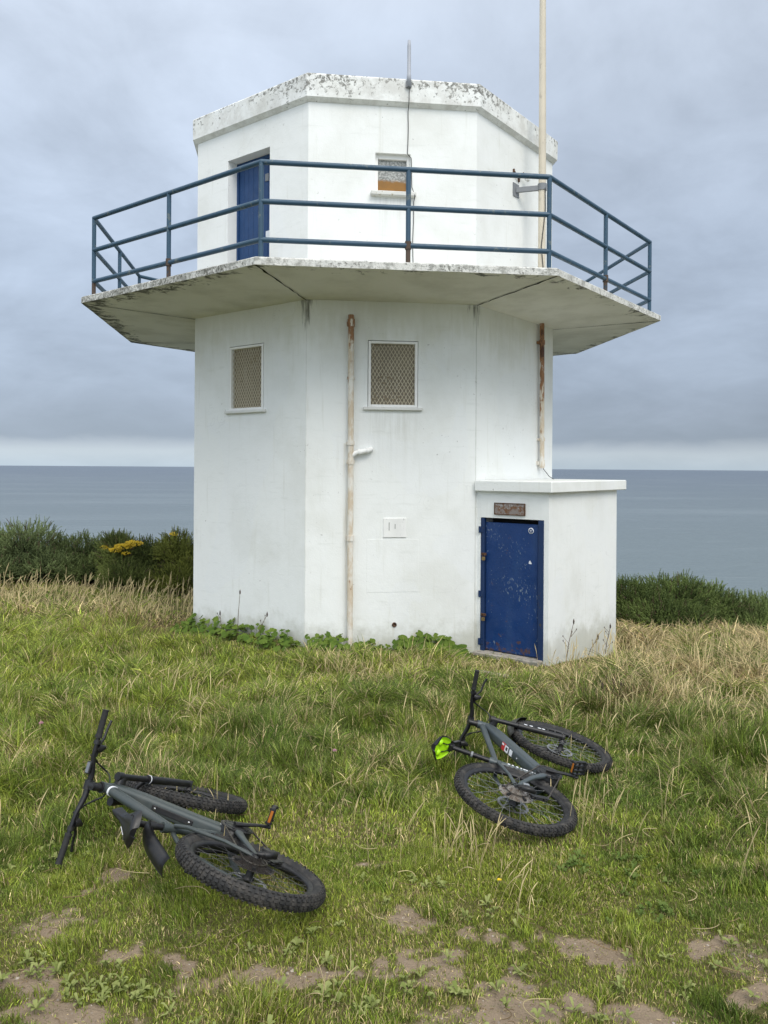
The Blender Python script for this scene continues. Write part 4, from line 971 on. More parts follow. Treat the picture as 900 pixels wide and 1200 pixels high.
def grass(n, y0, y1, wid, seed):
    x, y = sample(n, y0, y1)
    b = bare(x, y); keep = (rng.random(n) > b * .90) & ~inside(x, y, .005)
    x, y, b = x[keep], y[keep], b[keep]
    clump = fbm(x * 2.3, y * 2.3, 41 + seed); fine = fbm(x * 8, y * 8, 47); big = fbm(x * .55, y * .55, 55)
    n = len(x)
    longz = sstep(4.0, 5.7, y + (fbm(x * 1.2, y * 1.2, 61) - .5) * 2.0 + .25 * np.maximum(-x - .6, 0) - .15 * np.abs(x - .1) * (np.abs(x - .1) < .7))
    tuft = fbm(x * 4.6, y * 4.6, 43 + seed, 2)
    L = .012 + .024 * clump + .05 * sstep(.55, .8, tuft) + longz * (.03 + .08 * clump ** 1.5 + .095 * sstep(.38, .75, tuft)) + sstep(9, 12, y) * .05
    L *= 1 - .6 * b
    strawzone = sstep(1.0, 2.6, x - .10 * (y - 8)) * sstep(5.6, 8.0, y)                       # dry slope to the right
    strawzone = np.maximum(strawzone, .75 * sstep(-2.2, -3.2, x) * sstep(10.3, 12.0, y) * sstep(.34, .62, fbm(x * .8, y * 1.2, 151)))         # dry strip below the gorse
    strawzone = np.maximum(strawzone, .6 * sstep(7.6, 8.9, y) * sstep(-1.5, 0., x))        # below the tower wall
    wear = np.clip(strawzone * (.15 + 1.3 * (fbm(x * 1.5, y * 1.5, 77) - .15)), 0, 1)
    L *= 1 + .55 * strawzone
    L *= 1 - .5 * sstep(11.3, 12.6, y)
    L *= rng.uniform(.45, 1.4, n)
    wd_ = np.where(inside(x, y, .75), np.where(inside(x, y, .5), .30, .55), 1.); L *= wd_
    # short under the bikes
    for cx, cy, rr_ in ((-.6, 3.72, .42), (-1.15, 4.6, .45), (.8, 4.78, .46), (1.33, 5.75, .58), (1.45, 5.3, .4), (.7, 5.3, .4), (-.95, 4.1, .4), (1.0, 5.2, .4)):
        d_ = np.hypot(x - cx, y - cy); L *= 1 - .68 * (1 - sstep(rr_ * .8, rr_ * 1.25, d_)) * sstep(.05, .12, L)
    ang = rng.uniform(0, 2 * np.pi, n) * .75 + 2 * np.pi * fbm(x * 1.4, y * 1.4, 91) * 1.8 + .6
    lean = np.clip(rng.normal(.68, .36, n) + .55 * longz * sstep(.4, .6, clump) + .3 * strawzone, .05, 1.5)
    k = 5; u = np.linspace(0, 1, k); P = np.zeros((n, k, 3))
    z0 = ground(x, y) - .004
    th = lean[:, None] * (.25 + .95 * u[None, :]); seg = L[:, None] / (k - 1)
    dx = np.sin(th) * seg; dz = np.cos(th) * seg
    hx = np.concatenate([np.zeros((n, 1)), np.cumsum(dx[:, :-1], 1)], 1); hz = np.concatenate([np.zeros((n, 1)), np.cumsum(dz[:, :-1], 1)], 1)
    P[:, :, 0] = x[:, None] + hx * np.cos(ang)[:, None]; P[:, :, 1] = y[:, None] + hx * np.sin(ang)[:, None]; P[:, :, 2] = z0[:, None] + np.maximum(hz, .004)
    rad = (wid * rng.uniform(.6, 1.25, n))[:, None] * np.array([.8, 1., .9, .6, .12])[None, :]
    r1 = np.clip(rng.random(n) * .75 + .7 * (fbm(x * 3.3, y * 3.3, 111 + seed) - .35), 0, 1); c = GREEN[None] * (1 - r1[:, None]) + YGREEN[None] * r1[:, None]
    dk = sstep(.42, .66, big + (fine - .5) * .6)[:, None]; c = c * (1 - .6 * dk) + DGREEN[None] * .6 * dk
    ps = np.clip(.07 + .80 * wear + .17 * sstep(.45, .65, fbm(x * 3.1, y * 3.1, 101)) + .15 * b, 0, .92)
    s_ = rng.random(n) < ps; tone = rng.random(n)[:, None]
    c = np.where(s_[:, None], STRAW[None] * (1 - .55 * tone) + BROWN[None] * .55 * tone, c)
    brz = np.exp(-(((x + 2.9) / .8) ** 2 + ((y - 10.7) / .8) ** 2)) * .6 + np.exp(-(((x - 2.1) / .5) ** 2 + ((y - 7.2) / .5) ** 2)) * .35
    br_ = rng.random(n) < brz; c = np.where(br_[:, None], BROWN[None] * .8, c)
    c *= np.exp(rng.normal(-.06, .46, n))[:, None]
    return P, rad, c
parts = [grass(230000, 2.2, 4.4, .0013, 0), grass(210000, 3.9, 7.2, .0021, 1), grass(180000, 6.8, 11., .0030, 1), grass(70000, 10.5, 16.5, .0048, 1)]
Pg, Rg, Cg = (np.concatenate([p[i] for p in parts]) for i in range(3))
tag(curves_obj('grass', Pg, Rg, Cg, M['blade']), 'rough green and straw coloured grass covering the clifftop', 'grass', kind='stuff')

# dry flowering stalks
def stalks(n, fn, h0, h1, seed):
    x, y = fn(n); ok = ~inside(x, y, .03); x, y = x[ok], y[ok]; n = len(x)
    L = rng.uniform(h0, h1, n); ang = rng.normal(.4, 1.0, n); lean = np.abs(rng.normal(.35, .35, n)); L = L * (.45 + 1.0 * fbm(x * 1.1, y * 1.1, 131)); k = 7; u = np.linspace(0, 1, k)
    th = lean[:, None] * (.4 + 1.1 * u[None, :] ** 1.5); seg = L[:, None] / (k - 1); dx, dz = np.sin(th) * seg, np.cos(th) * seg
    hx = np.concatenate([np.zeros((n, 1)), np.cumsum(dx[:, :-1], 1)], 1); hz = np.concatenate([np.zeros((n, 1)), np.cumsum(dz[:, :-1], 1)], 1)
    P = np.zeros((n, k, 3)); P[:, :, 0] = x[:, None] + hx * np.cos(ang)[:, None]; P[:, :, 1] = y[:, None] + hx * np.sin(ang)[:, None]; P[:, :, 2] = ground(x, y)[:, None] + hz
    w = (.0006 + .00017 * y)[:, None]; rad = w * np.array([.9, .85, .75, .7, 1.5, 1.9, .5])[None, :] * rng.uniform(.7, 1.2, n)[:, None]
    c = STRAW[None] * rng.uniform(.7, 1.15, n)[:, None]; return P, rad, c
def zl(n): return rng.uniform(-7.5, -2.6, n), rng.uniform(11.3, 13.6, n)
def zr(n): return rng.uniform(1.8, 7.5, n), rng.uniform(6.2, 11.4, n)
def zm(n): x, y = sample(n, 3.9, 8.5); return x, y
def znear(n): return rng.normal(.42, .10, n), rng.normal(4.22, .12, n)
def zfg(n): return rng.normal(-.25, .10, n), rng.normal(2.95, .08, n)
parts = [stalks(1000, zl, .06, .42, 0), stalks(2000, zr, .12, .42, 1), stalks(700, zm, .10, .34, 2), stalks(26, znear, .15, .34, 3), stalks(10, zfg, .15, .28, 4), stalks(14, lambda n: (rng.uniform(.55, .75, n), rng.uniform(3.6, 4.1, n)), .12, .3, 5)]
Pg, Rg, Cg = (np.concatenate([p[i] for p in parts]) for i in range(3))
# broken straws lying flat
n = 9000; x, y = sample(n, 2.3, 5.4); a = rng.uniform(0, 2 * np.pi, n); L = np.where(rng.random(n) < .015, rng.uniform(.06, .2, n), rng.uniform(.008, .035, n)); u = np.linspace(-.5, .5, 7); P = np.zeros((n, 7, 3)); bend = rng.normal(0, .25, n)
P[:, :, 0] = x[:, None] + np.cos(a)[:, None] * u * L[:, None] - np.sin(a)[:, None] * (u ** 2) * (bend * L)[:, None] * 4; P[:, :, 1] = y[:, None] + np.sin(a)[:, None] * u * L[:, None] + np.cos(a)[:, None] * (u ** 2) * (bend * L)[:, None] * 4
P[:, :, 2] = ground(P[:, :, 0], P[:, :, 1]) + np.where(L > .05, rng.uniform(.015, .05, n), rng.uniform(.001, .008, n))[:, None]
Pg = np.concatenate([Pg, P]); Rg = np.concatenate([Rg, np.tile((rng.uniform(.0007, .0016, n) * np.where(L > .05, 1.2, .9))[:, None], (1, 7))]); Cg = np.concatenate([Cg, np.where((rng.random(n) < .5)[:, None], STRAW[None] * .8, BROWN[None]) * rng.uniform(.6, 1.2, n)[:, None]])
tag(curves_obj('dry_stalks', Pg, Rg, Cg, M['blade']), 'thin dry straw coloured grass stalks among the green', 'grass', kind='stuff')

# leaf meshes
def leaf_mat(name, a, b, trans=.2):
    m = mat(name, a, .65, 0, .12); t = NT(m); g_ = t.node('ShaderNodeNewGeometry'); c = t.mix(g_.outputs['Random Per Island'], a, b); t.color(c)
    tr = t.node('ShaderNodeBsdfTranslucent'); t.l.new(c, tr.inputs['Color']); mx = t.node('ShaderNodeMixShader'); mx.inputs[0].default_value = trans
    t.l.new(t.b.outputs[0], mx.inputs[1]); t.l.new(tr.outputs[0], mx.inputs[2]); t.l.new(mx.outputs[0], t.n['Material Output'].inputs['Surface']); return m
M['mallow'] = leaf_mat('round_leaf', (.065, .120, .018), (.15, .215, .036)); M['weed'] = leaf_mat('weed_leaf', (.17, .21, .055), (.30, .33, .12)); M['thistle'] = leaf_mat('dark_weed_leaf', (.075, .125, .025), (.15, .20, .05))
M['stemg'] = mat('green_stem', (.10, .13, .04), .7); M['twig'] = noisy('woody_twig', (.12, .085, .055), (.20, .16, .12), 20, .85); M['seed'] = mat('dark_seed', (.06, .04, .03), .9)
rl = random.Random(12)
def round_leaf(mb, c, nrm, r, m_=0):
    nrm = np.asarray(nrm, float); nrm /= np.linalg.norm(nrm); u = np.cross(nrm, [.3, .2, 1.]); u /= np.linalg.norm(u); w = np.cross(nrm, u); a0 = rl.uniform(0, 6.28); vs = [np.asarray(c) - nrm * r * .18]
    for k in range(14):
        a = a0 + 6.283 * k / 14; q = r * (1 + .09 * math.sin(a * 5)) * (.55 if k == 0 else 1); vs.append(np.asarray(c) + q * (u * math.cos(a) + w * math.sin(a)) + nrm * r * rl.uniform(-.12, .16))
    mb.add(vs, [(0, 1 + k, 1 + (k + 1) % 14) for k in range(14)], m_, True)
def wall_plant(name, k, s0, s1, hmax, nleaf, rmin, rmax, label, group, outmax=.45, shape=None):
    nrm, tt = fk(k); ap = RW * CW; b0 = FP(k, ap, (s0 + s1) / 2, 0, .12); wb = to_world(b0); wb[2] = g1(wb[0], wb[1]); root = empty(name, tuple(wb)); tag(root, label, 'plant', group)
    lf = MB(); sm = MB()
    for i in range(nleaf):
        s_ = rl.uniform(s0, s1); q = (s_ - s0) / (s1 - s0); hh = hmax * (shape(q) if shape else math.sin(math.pi * min(max(q, .12), .88)) ** .6); out = rl.uniform(.02, outmax); hh *= 1 - .65 * out / outmax
        fw = to_world(FP(k, ap, s_, 0, out)); gz = g1(fw[0], fw[1]); h = gz + rl.uniform(.25, 1) * hh + .02; p = np.array([fw[0], fw[1], h]); nw = to_world(FP(k, ap, s_, 0, 1.)) - to_world(FP(k, ap, s_, 0, 0)); nw[2] = 0
        nv = nw * rl.uniform(.1, 1.0) + UPZ * rl.uniform(.5, 1.2) + np.array([rl.uniform(-.5, .5), rl.uniform(-.3, .3), 0])
        round_leaf(lf, p, nv, rl.uniform(rmin, rmax)); sm.tube([(fw[0] + rl.uniform(-.05, .05), fw[1] + rl.uniform(-.03, .03), gz - .01), p], .0028, 4)
    lf.build('leaves', [M['mallow']], root, lambda v: v - wb); sm.build('stems', [M['stemg']], root, lambda v: v - wb)
wall_plant('leafy_plant', 1, .02, .92, .30, 130, .034, .066, 'broad round leaved green plant against the wall between drainpipe and blue door', 'leafy plants along the foot of the wall', .4, lambda q: .55 + .45 * math.sin(q * 3.1 + .3))
wall_plant('leafy_plant', 1, -.45, -.02, .15, 45, .022, .04, 'small low green plant at the wall just right of the drainpipe', 'leafy plants along the foot of the wall', .35)
wall_plant('leafy_plant', 1, -1.05, -.56, .22, 110, .022, .042, 'green leafy plant at the wall just left of the drainpipe', 'leafy plants along the foot of the wall', .4, lambda q: .9)
wall_plant('leafy_plant', 0, -1.1, 1.12, .24, 240, .024, .050, 'long creeping green plant along the foot of the left wall face', 'leafy plants along the foot of the wall', .45, lambda q: .95 - .2 * q)
# dry weed stems
def dry_stems(name, pts, label, cat='weed'):
    b = np.array(pts[0][0]); root_z = g1(b[0], b[1]); base = np.array([b[0], b[1], root_z]); mb = MB(); hd = MB()
    for (x, y), h, lx, br in pts:
        z = g1(x, y); p0 = np.array([x, y, z - .02]); p1 = p0 + np.array([lx * .4, 0, h * .55]); p2 = p0 + np.array([lx, .01, h]); mb.tube([p0, p1, p2], [.006, .0045, .003], 5)
        hd.lathe(p2 - UPZ * .03, UPZ, [(.0, 0), (.009, .015), (.011, .04), (.0, .075)], 6)
        for j in range(br):
            q = p0 + (p2 - p0) * rl.uniform(.4, .85); e = q + np.array([rl.uniform(-.08, .08), rl.uniform(-.03, .03), rl.uniform(.04, .11)]); mb.tube([q, e], .0028, 4); hd.lathe(e - UPZ * .01, UPZ, [(.0, 0), (.007, .01), (.0, .03)], 5)
    o = mb.build(name, [M['twig']], None, lambda v: v - base); o.location = tuple(base); tag(o, label, cat); hd.build('seed_heads', [M['seed']], o, lambda v: v - base)
pw = lambda k, s, out: tuple(to_world(FP(k, RW * CW, s, 0, out))[:2])
def pp(s, v): q = to_world(A0 + n2 * (FL_ + s) + t2_ * v); return (q[0], q[1])
for a_, l_ in (((pw(0, .05, .18), .62, .03, 0), 'tallest thin dark weed stalk standing before the left wall face'), ((pw(0, .42, .2), .36, .14, 2), 'leaning dark weed stalk near the front corner of the left wall face'), ((pw(0, -.2, .22), .34, -.03, 1), 'short dark weed stalk just left of the tallest one by the left wall face'),
               ((pp(.12, .22), .55, .10, 4), 'tall branching brown weed stalk by the front corner of the white porch side'), ((pp(.12, .8), .34, .16, 2), 'short leaning brown weed stalk midway along the white porch side'), ((pp(.14, 1.35), .45, .08, 5), 'branching brown weed stalk near the far end of the white porch side')):
    dry_stems('weed_stalk', [a_], l_)
dry_stems('seeding_weed', [((2.1, 7.25), .22, .15, 5), ((2.1, 7.25), .20, -.14, 5), ((2.1, 7.25), .30, .03, 5), ((2.1, 7.25), .18, .26, 5), ((2.1, 7.25), .16, -.25, 4), ((2.1, 7.25), .26, .09, 5), ((2.1, 7.25), .25, -.08, 5)], 'clump of brown seed headed weeds in dry grass right of the far bicycle')
# broad-leaved weeds pressed into the turf
mb = MB()
def blade_leaf(mb, c, d, L, w, rise, m_=0):
    d = np.array([math.cos(d), math.sin(d), 0]); pr = np.array([-d[1], d[0], 0]); c = np.asarray(c); pts = []
    for q, ww in ((.05, .25), (.3, .8), (.6, 1.), (.85, .65), (1., .05)):
        z = rise * math.sin(q * 2.2); p = c + d * L * q + UPZ * z; pts.append((p - pr * w * ww / 2 + UPZ * w * .12, p + UPZ * 0, p + pr * w * ww / 2 + UPZ * w * .12))
    vs = [v for r_ in pts for v in r_]; mb.add(vs, [(i * 3 + j, i * 3 + j + 1, i * 3 + j + 4, i * 3 + j + 3) for i in range(4) for j in (0, 1)], m_, True)
def rosette(x, y, n, L, w, m_):
    z = g1(x, y) + .006; a0 = rl.uniform(0, 6.28)
    for i in range(n): blade_leaf(mb, (x, y, z + rl.uniform(0, .01)), a0 + 6.28 * i / n + rl.uniform(-.3, .3), L * rl.uniform(.6, 1.2), w * rl.uniform(.7, 1.2), rl.uniform(.005, .035), m_)
for cx, cy, n_, sp, m_ in ((-1.35, 3.15, 7, .12, 0), (-1.15, 3.12, 8, .10, 0), (-1.0, 3.1, 6, .08, 0), (-1.5, 3.3, 5, .15, 0), (-.2, 3.05, 8, .2, 0), (.3, 3.1, 8, .15, 0), (.75, 2.95, 6, .2, 0), (1.1, 3.1, 6, .2, 0), (-.6, 2.9, 8, .2, 0), (1.32, 4.15, 12, .16, 1), (.95, 4.22, 6, .1, 1), (1.2, 3.75, 8, .12, 1), (.2, 3.9, 6, .2, 0), (-.05, 5.9, 5, .2, 1), (-1.75, 4.2, 8, .15, 0), (.55, 3.7, 5, .1, 0), (1.6, 3.3, 8, .2, 0), (-.4, 3.5, 6, .25, 0)):
    for i in range(int(n_ * 1.5)): rosette(cx + rl.gauss(0, sp), cy + rl.gauss(0, sp * .6), rl.randint(5, 8), rl.uniform(.018, .042), rl.uniform(.010, .019), m_)
tag(mb.build('weeds', [M['weed'], M['thistle']]), 'low broad leaved weeds scattered through the worn turf', 'weeds', kind='stuff')
# grit and small stones on the worn soil
mb = MB(); rp_ = np.random.default_rng(5); x, y = sample(9000, 2.3, 4.6); kp = bare(x, y) > .45; x, y = x[kp][:700], y[kp][:700]
for a, b in zip(x, y):
    r_ = min(.013, .0022 * math.exp(rp_.normal(.25, .6))); z = g1(a, b); vs = []
    for k_, (h_, q_) in enumerate(((-.3, .8), (.25, 1.), (.7, .6))):
        for i in range(6): an_ = i * 1.047 + k_ * .3; w_ = r_ * q_ * rp_.uniform(.75, 1.2); vs.append((a + w_ * math.cos(an_), b + w_ * math.sin(an_), z + r_ * h_ * .7))
    mb.add(vs, [(k_ * 6 + i, k_ * 6 + (i + 1) % 6, k_ * 6 + 6 + (i + 1) % 6, k_ * 6 + 6 + i) for k_ in range(2) for i in range(6)] + [tuple(range(12, 18))], 0)
pm = mat('grit', (.3, .26, .2), .9); t = NT(pm); g_ = t.node('ShaderNodeNewGeometry'); t.color(t.mix(g_.outputs['Random Per Island'], (.13, .10, .075), (.42, .37, .31)))
tag(mb.build('gravel', pm), 'small loose stones and grit on the bare soil', 'gravel', kind='stuff')
# flowers in the turf
M['petal'] = mat('yellow_petal', (.75, .55, .02), .5); M['clover'] = mat('pink_clover', (.42, .22, .26), .7)
def flower(x, y, h, r_, m_, name, label):
    z = g1(x, y); mb = MB(); mb.tube([(0, 0, -.01), (.004, 0, h)], .0014, 5); o = mb.build(name, [M['stemg']]); o.location = (x, y, z); tag(o, label, 'flower')
    hd = MB()
    for i in range(22):
        a = 2.4 * i; q = math.sqrt(i / 22) * r_; d_ = np.array([math.cos(a), math.sin(a), 0]); hd.box(np.array([.004, 0, h]) + d_ * q + UPZ * (.004 - q * .15 + (.006 if m_ == 'clover' else 0) * (1 - q / r_)), d_ * r_ * .28, np.array([-d_[1], d_[0], 0]) * r_ * .13, UPZ * (.0015 if m_ == 'petal' else .004))
    hd.build('petals', [M[m_]], o)
flower(.59, 3.98, .05, .010, 'petal', 'flower', 'tiny yellow flower in the short turf below the far bicycle')
flower(-2.55, 5.9, .19, .014, 'clover', 'clover_flower', 'pink clover head in long grass left of the near handlebar')
flower(-.34, 5.6, .15, .013, 'clover', 'clover_flower', 'pale clover head in grass above and right of the near front wheel')
# stone before the door, half sunk
q = np.array([1.17, 8.72]); z = g1(*q); mb = MB(); vs = []
for k_, (zz, sc_) in enumerate(((-.06, 1.), (.035, 1.), (.05, .9))):
    for i in range(12):
        a = 6.283 * i / 12; rr_ = (1 + .14 * math.sin(3 * a + 1) + .08 * math.cos(5 * a)) * sc_; vs.append((.25 * rr_ * math.cos(a), .10 * rr_ * math.sin(a), zz + .006 * math.sin(4 * a)))
mb.add(vs, [(k_ * 12 + i, k_ * 12 + (i + 1) % 12, k_ * 12 + 12 + (i + 1) % 12, k_ * 12 + 12 + i) for k_ in range(2) for i in range(12)] + [tuple(range(24, 36))], 0)
o = mb.build('stepping_stone', [M['stone']]); o.location = (q[0], q[1], z); o.rotation_euler = (0, 0, -.5); tag(o, 'flat pale stone sunk in the grass before the lower blue door', 'stone')

# gorse
M['gorse'] = blade_mat('gorse_spines', .08, .7, .2)
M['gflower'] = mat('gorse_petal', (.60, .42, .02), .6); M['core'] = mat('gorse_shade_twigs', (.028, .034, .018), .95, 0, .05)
def gorse(cx, cy, lumps, label, nshoot=5200, flowers=(), tone=(1, 1, 1), twigs=14, seed=0):
    """lumps: (dx, dy, height of centre, rx, rz) ellipsoid masses above the ground at cx, cy"""
    r_ = np.random.default_rng(seed + 300); zb = g1(cx, cy) - (.10 if cx < 0 else 0.); base = np.array([cx, cy, zb]); root = empty('gorse_bush', tuple(base)); tag(root, label, 'bush', 'gorse bushes along the cliff edge')
    lp = np.array(lumps, float); wgt = lp[:, 3] ** 2; wgt = wgt / wgt.sum(); li = r_.choice(len(lp), nshoot, p=wgt)
    d = r_.normal(size=(nshoot, 3)); d[:, 2] = np.abs(d[:, 2]) * .9 - .35 * r_.random(nshoot); d /= np.linalg.norm(d, axis=1, keepdims=True)
    rad = r_.random(nshoot) ** .35; bump_ = .62 + .72 * fbm(d[:, 0] * 3 + li * 5.1 + 50, d[:, 2] * 3 + d[:, 1] * 2 + 50, 11 + seed)
    s = np.stack([lp[li, 3], lp[li, 3] * .9, lp[li, 4]], 1) * (rad * bump_)[:, None]
    p = np.stack([lp[li, 0], lp[li, 1], lp[li, 2]], 1) + d * s
    keep = p[:, 2] > .0; p, d, li, rad = p[keep], d[keep], li[keep], rad[keep]; n = len(p)
    sd = d * .8 + r_.normal(size=(n, 3)) * .35; sd[:, 2] += .55; sd /= np.linalg.norm(sd, axis=1, keepdims=True)
    L = r_.uniform(.07, .20, n); k = 14
    # stem curve + spines
    u = np.linspace(0, 1, 4); stem = p[:, None, :] + sd[:, None, :] * (u[None, :, None] * L[:, None, None])
    tt = np.linspace(.12, 1.0, k); q = p[:, None, :] + sd[:, None, :] * (tt[None, :, None] * L[:, None, None])
    nd = r_.normal(size=(n, k, 3)); nd = nd + sd[:, None, :] * 1.1; nd /= np.linalg.norm(nd, axis=2, keepdims=True); nl = r_.uniform(.018, .036, (n, k)) * (1.15 - .6 * tt[None, :])
    v3 = np.linspace(0, 1, 4); sp = (q[:, :, None, :] + nd[:, :, None, :] * (v3[None, None, :, None] * nl[:, :, None, None])).reshape(-1, 4, 3)
    P = np.concatenate([stem, sp]); rd = np.concatenate([np.tile(np.array([.004, .0036, .003, .0015]), (n, 1)), np.tile(np.array([.0042, .0036, .0026, .0010]), (n * k, 1))])
    a = np.array([.038, .056, .020]) * tone; b = np.array([.33, .39, .15]) * tone; w = (r_.random(n) * .45 + 1.05 * np.clip(fbm(p[:, 0] * 3.5 + 30, p[:, 2] * 3.5 + p[:, 1] * 2 + 30, 7 + seed) - .38, 0, .6))[:, None]; c = a * (1 - w) + b * w
    brn = r_.random(n) < .05; c[brn] = (.13, .10, .06)
    cs = np.repeat(c, k, 0) * r_.uniform(.75, 1.25, n * k)[:, None]
    o = curves_obj('foliage', P, rd, np.concatenate([c * .8, cs]), M['gorse'], root)
    # twiggy heart: branches from the ground through every lump
    mb = MB(); rr = random.Random(seed)
    for x, y, z, rx, rz in lumps:
        for i in range(twigs):
            a = rr.uniform(0, 6.28); e = np.array([x + math.cos(a) * rx * rr.uniform(.3, .95), y + math.sin(a) * rx * .9 * rr.uniform(.3, .95), z + rz * rr.uniform(-.3, .85)]); m_ = np.array([x * .8, y * .8, z * .5]) + np.array([rr.uniform(-.1, .1), rr.uniform(-.1, .1), 0]) * 1.5; b0 = np.array([x * .6 + rr.uniform(-.15, .15), y * .6, -.05])
            mb.tube([b0, m_, (m_ + e) / 2 + np.array([rr.uniform(-.06, .06), rr.uniform(-.06, .06), rr.uniform(-.02, .08)]), e], [.020, .014, .009, .004], 5, 0)
    mb.build('branches', [M['twig']], root)
    # dead dark growth inside the live shell
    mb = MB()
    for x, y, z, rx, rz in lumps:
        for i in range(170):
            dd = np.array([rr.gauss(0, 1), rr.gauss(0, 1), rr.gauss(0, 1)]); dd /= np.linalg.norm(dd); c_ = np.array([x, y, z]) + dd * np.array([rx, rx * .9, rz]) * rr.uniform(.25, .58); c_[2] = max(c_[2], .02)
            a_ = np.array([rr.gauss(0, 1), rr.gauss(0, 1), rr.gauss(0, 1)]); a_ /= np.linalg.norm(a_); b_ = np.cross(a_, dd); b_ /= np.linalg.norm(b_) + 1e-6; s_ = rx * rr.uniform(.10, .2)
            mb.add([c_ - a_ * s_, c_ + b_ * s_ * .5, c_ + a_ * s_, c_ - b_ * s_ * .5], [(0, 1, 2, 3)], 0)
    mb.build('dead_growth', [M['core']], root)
    if flowers:
        mb = MB()
        for x, y, z, rx, rz, nf_ in flowers:
            for i in range(nf_):
                dd = np.array([rr.gauss(0, 1), -abs(rr.gauss(0, .8)), rr.gauss(.3, .8)]); dd /= np.linalg.norm(dd); c_ = np.array([x, y, z]) + dd * np.array([rx, rx, rz]) * rr.uniform(.7, 1.08); s_ = rr.uniform(.010, .019)
                a_ = np.array([rr.gauss(0, 1), rr.gauss(0, 1), rr.gauss(0, 1)]); a_ /= np.linalg.norm(a_); b_ = np.cross(a_, dd); b_ /= np.linalg.norm(b_) + 1e-6; e_ = np.cross(a_, b_)
                mb.add([c_ + a_ * s_, c_ + b_ * s_ * .7, c_ - a_ * s_, c_ - b_ * s_ * .7, c_ + e_ * s_, c_ - e_ * s_], [(0, 1, 4), (1, 2, 4), (2, 3, 4), (3, 0, 4), (1, 0, 5), (2, 1, 5), (3, 2, 5), (0, 3, 5)], 0)
        mb.build('flowers', [M['gflower']], root)
    return root
gorse(-6.9, 14.3, [(-.6, 0, .55, .75, .55), (.35, .1, .55, .7, .55), (-.1, -.4, .3, .8, .4), (.9, -.2, .3, .5, .38)], 'large grey green gorse bush at the left edge of the photo', 7500, (), (.95, 1.0, 1.05), seed=1)
gorse(-5.35, 14.6, [(-.35, 0, .5, .5, .5), (.25, .15, .45, .5, .5), (0, -.3, .3, .6, .35)], 'low dark gorse bush between the big one and the yellow flowered one', 4500, (), (.8, .85, .75), seed=2)
gorse(-4.55, 14.2, [(-.15, 0, .55, .42, .45), (.3, .1, .5, .4, .45), (0, -.3, .28, .5, .3), (-.3, 0, .9, .12, .15)], 'gorse bush with a patch of bright yellow flowers', 5000, [(.16, -.25, .93, .16, .05, 170), (-.02, -.28, .88, .15, .05, 150), (-.16, -.3, .82, .10, .05, 90), (-.36, -.15, .84, .11, .05, 80), (.02, -.3, .76, .08, .03, 25)], (.95, .95, .7), seed=3)
gorse(-3.55, 14.1, [(-.15, 0, .72, .34, .42), (.12, -.05, .5, .38, .4), (.42, 0, .45, .36, .35), (-.05, -.2, .25, .5, .3)], 'taller olive brown gorse bush close beside the tower with bare twigs showing', 5200, [(-.14, -.2, 1.12, .07, .03, 30)], (1.15, 1.05, .6), 30, seed=4)
gorse(-2.55, 14.3, [(-.2, 0, .42, .4, .4), (.3, .1, .42, .45, .4)], 'small gorse bush half hidden behind the left side of the tower', 3000, (), (1, .95, .7), 22, seed=5)
gorse(4.75, 13.6, [(-.5, 0, .20, .62, .42), (.25, .1, .25, .65, .42), (-.1, -.4, .05, .8, .34), (.85, .2, .12, .55, .4)], 'dense green gorse bush beside the right side of the low porch', 7500, (), (1.0, 1.1, .85), seed=6)
gorse(6.35, 13.7, [(-.4, .1, .06, .6, .42), (.3, .1, .0, .6, .40), (.0, -.35, -.05, .7, .32)], 'green gorse bush sloping down at the right edge of the photo', 5200, (), (1.0, 1.08, .9), seed=7)
gorse(-8.9, 14.5, [(-.5, 0, .5, .8, .5), (.5, 0, .5, .7, .5)], 'grey green gorse bush beyond the left edge', 4500, (), (.95, 1, 1), seed=8)
gorse(8.1, 13.9, [(-.4, 0, .1, .7, .42), (.5, 0, .05, .7, .4)], 'green gorse bush beyond the right edge', 4000, (), (1, 1.08, .9), seed=9)

# ------------------------------------------------------------------ camera, sun, sky
cam = bpy.data.cameras.new('camera'); co = link(bpy.data.objects.new('camera', cam)); sc.camera = co
co.matrix_world = Matrix.Translation((0, 0, EYE)) @ Matrix.Rotation(R(90), 4, 'X') @ Matrix.Rotation(.0067, 4, 'Z')
cam.sensor_fit = 'VERTICAL'; cam.sensor_height = 36; cam.sensor_width = 27; cam.lens = 926.7 / 1200 * 36; cam.shift_y = -(600 - 548.17) / 1200; cam.shift_x = 0
cam.clip_start = .05; cam.clip_end = 400000
sd = Vector((.33, -.64, .80)).normalized()
su = bpy.data.lights.new('sun', 'SUN'); su.energy = 1.5; su.angle = R(32); su.color = (1, .95, .87); so = link(bpy.data.objects.new('sun', su)); so.location = (6, -8, 12)
so.rotation_euler = sd.to_track_quat('Z', 'Y').to_euler()
wd = bpy.data.worlds.new('World'); sc.world = wd; wd.use_nodes = True; t = NT(wd); t.n.clear()
out = t.node('ShaderNodeOutputWorld'); bg = t.node('ShaderNodeBackground'); bg.inputs['Strength'].default_value = .1; t.l.new(bg.outputs[0], out.inputs['Surface'])
sky = t.node('ShaderNodeTexSky', sky_type='NISHITA'); sky.sun_disc = False; sky.sun_elevation = math.asin(sd.z); sky.sun_rotation = math.atan2(sd.x, sd.y)
dirv = t.node('ShaderNodeTexCoord').outputs['Generated']; x_, y_, z_ = t.sep(dirv)[:3]
zc = t.math('MAXIMUM', z_, 0.)
pl = t.math('ADD', zc, .30); cv = t.node('ShaderNodeCombineXYZ'); t.put(cv.inputs[0], t.math('DIVIDE', x_, pl)); t.put(cv.inputs[1], t.math('DIVIDE', y_, pl)); cv.inputs[2].default_value = 0
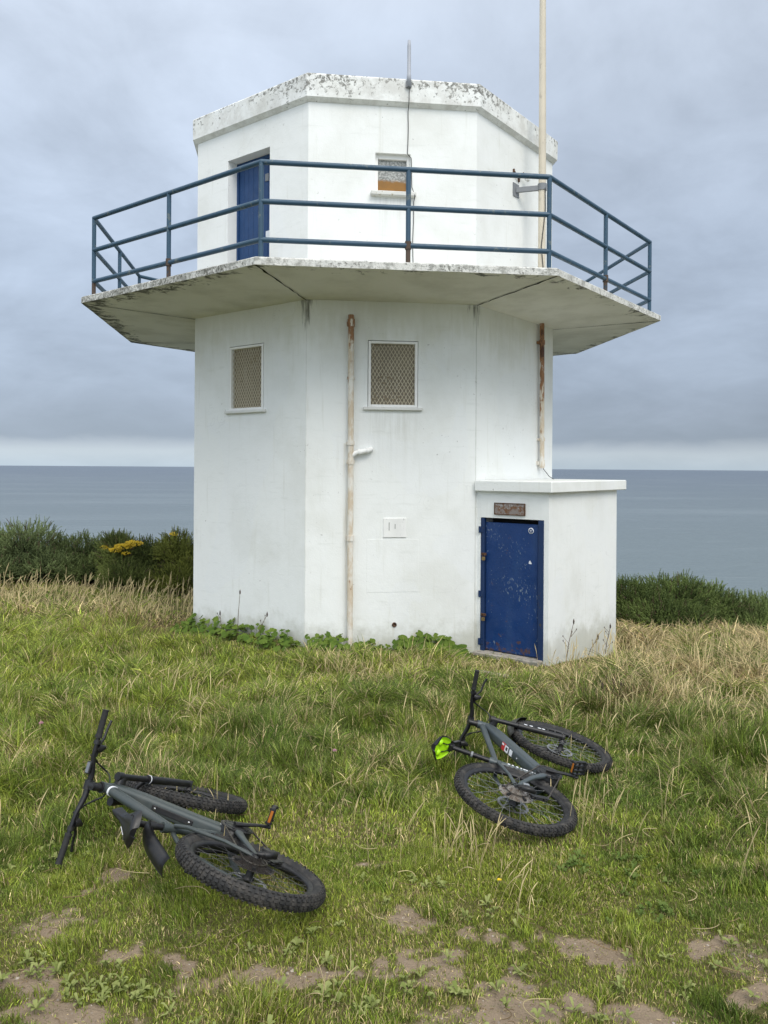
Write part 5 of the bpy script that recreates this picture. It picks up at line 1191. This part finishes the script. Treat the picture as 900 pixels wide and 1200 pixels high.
n1 = t.noise(cv.outputs[0], 1.5, 7, .58, .6); n2_ = t.noise(cv.outputs[0], 4.2, 6, .58, .4)
wob = t.math('ADD', t.math('MULTIPLY', t.math('SUBTRACT', n1, .5), .10), t.math('MULTIPLY', t.math('SUBTRACT', n2_, .5), .03))
zz = t.math('ADD', zc, t.math('MULTIPLY', wob, t.ramp(zc, 0, .12, .14, 1.)))
rp = t.node('ShaderNodeValToRGB'); t.put(rp.inputs[0], zz); cr = rp.color_ramp
stops = [(0., (.48, .575, .66)), (.018, (.52, .60, .67)), (.026, (.44, .51, .59)), (.036, (.30, .365, .455)), (.07, (.335, .40, .50)), (.14, (.395, .47, .585)), (.25, (.46, .545, .675)), (.36, (.53, .615, .745)), (.5, (.63, .715, .845)), (.75, (1.0, 1.04, 1.1)), (1., (1.35, 1.37, 1.39))]
while len(cr.elements) < len(stops): cr.elements.new(.5)
for e, (p, c_) in zip(cr.elements, stops): e.position = p; e.color = (*[q * .5 for q in c_], 1)
mod = t.math('ADD', 1.0, t.math('MULTIPLY', t.ramp(zc, .02, .2, .3, 1.), t.math('ADD', t.math('MULTIPLY', t.math('SUBTRACT', n2_, .5), .42), t.math('MULTIPLY', t.math('SUBTRACT', n1, .5), .72))))
az = t.ramp(x_, -.45, .45, 1.05, .92)                                   # thinner cloud to the left
back = t.ramp(y_, .25, -.7, 1., 2.0)                                    # unseen sky behind the viewer, brightness added to light the walls
k = t.math('MULTIPLY', t.math('MULTIPLY', mod, az), back)
cl = t.node('ShaderNodeVectorMath', operation='SCALE'); t.l.new(rp.outputs[0], cl.inputs[0]); t.put(cl.inputs['Scale'], t.math('MULTIPLY', k, 20.))
tint = t.mix(t.ramp(y_, .2, -.5), (1, 1, 1), (1.03, .99, .94)); wc = t.node('ShaderNodeVectorMath', operation='MULTIPLY'); t.l.new(cl.outputs[0], wc.inputs[0]); t.l.new(tint, wc.inputs[1])
mx = t.mix(.93, sky.outputs[0], wc.outputs[0]); t.l.new(mx, bg.inputs['Color'])
sc.view_settings.view_transform = 'Standard'; sc.view_settings.look = 'None'; sc.view_settings.gamma = 1; sc.view_settings.exposure = .14; sc.view_settings.use_curve_mapping = False
sc.render.engine = 'CYCLES'; sc.render.resolution_x = 768; sc.render.resolution_y = 1024; sc.cycles.max_bounces = 6
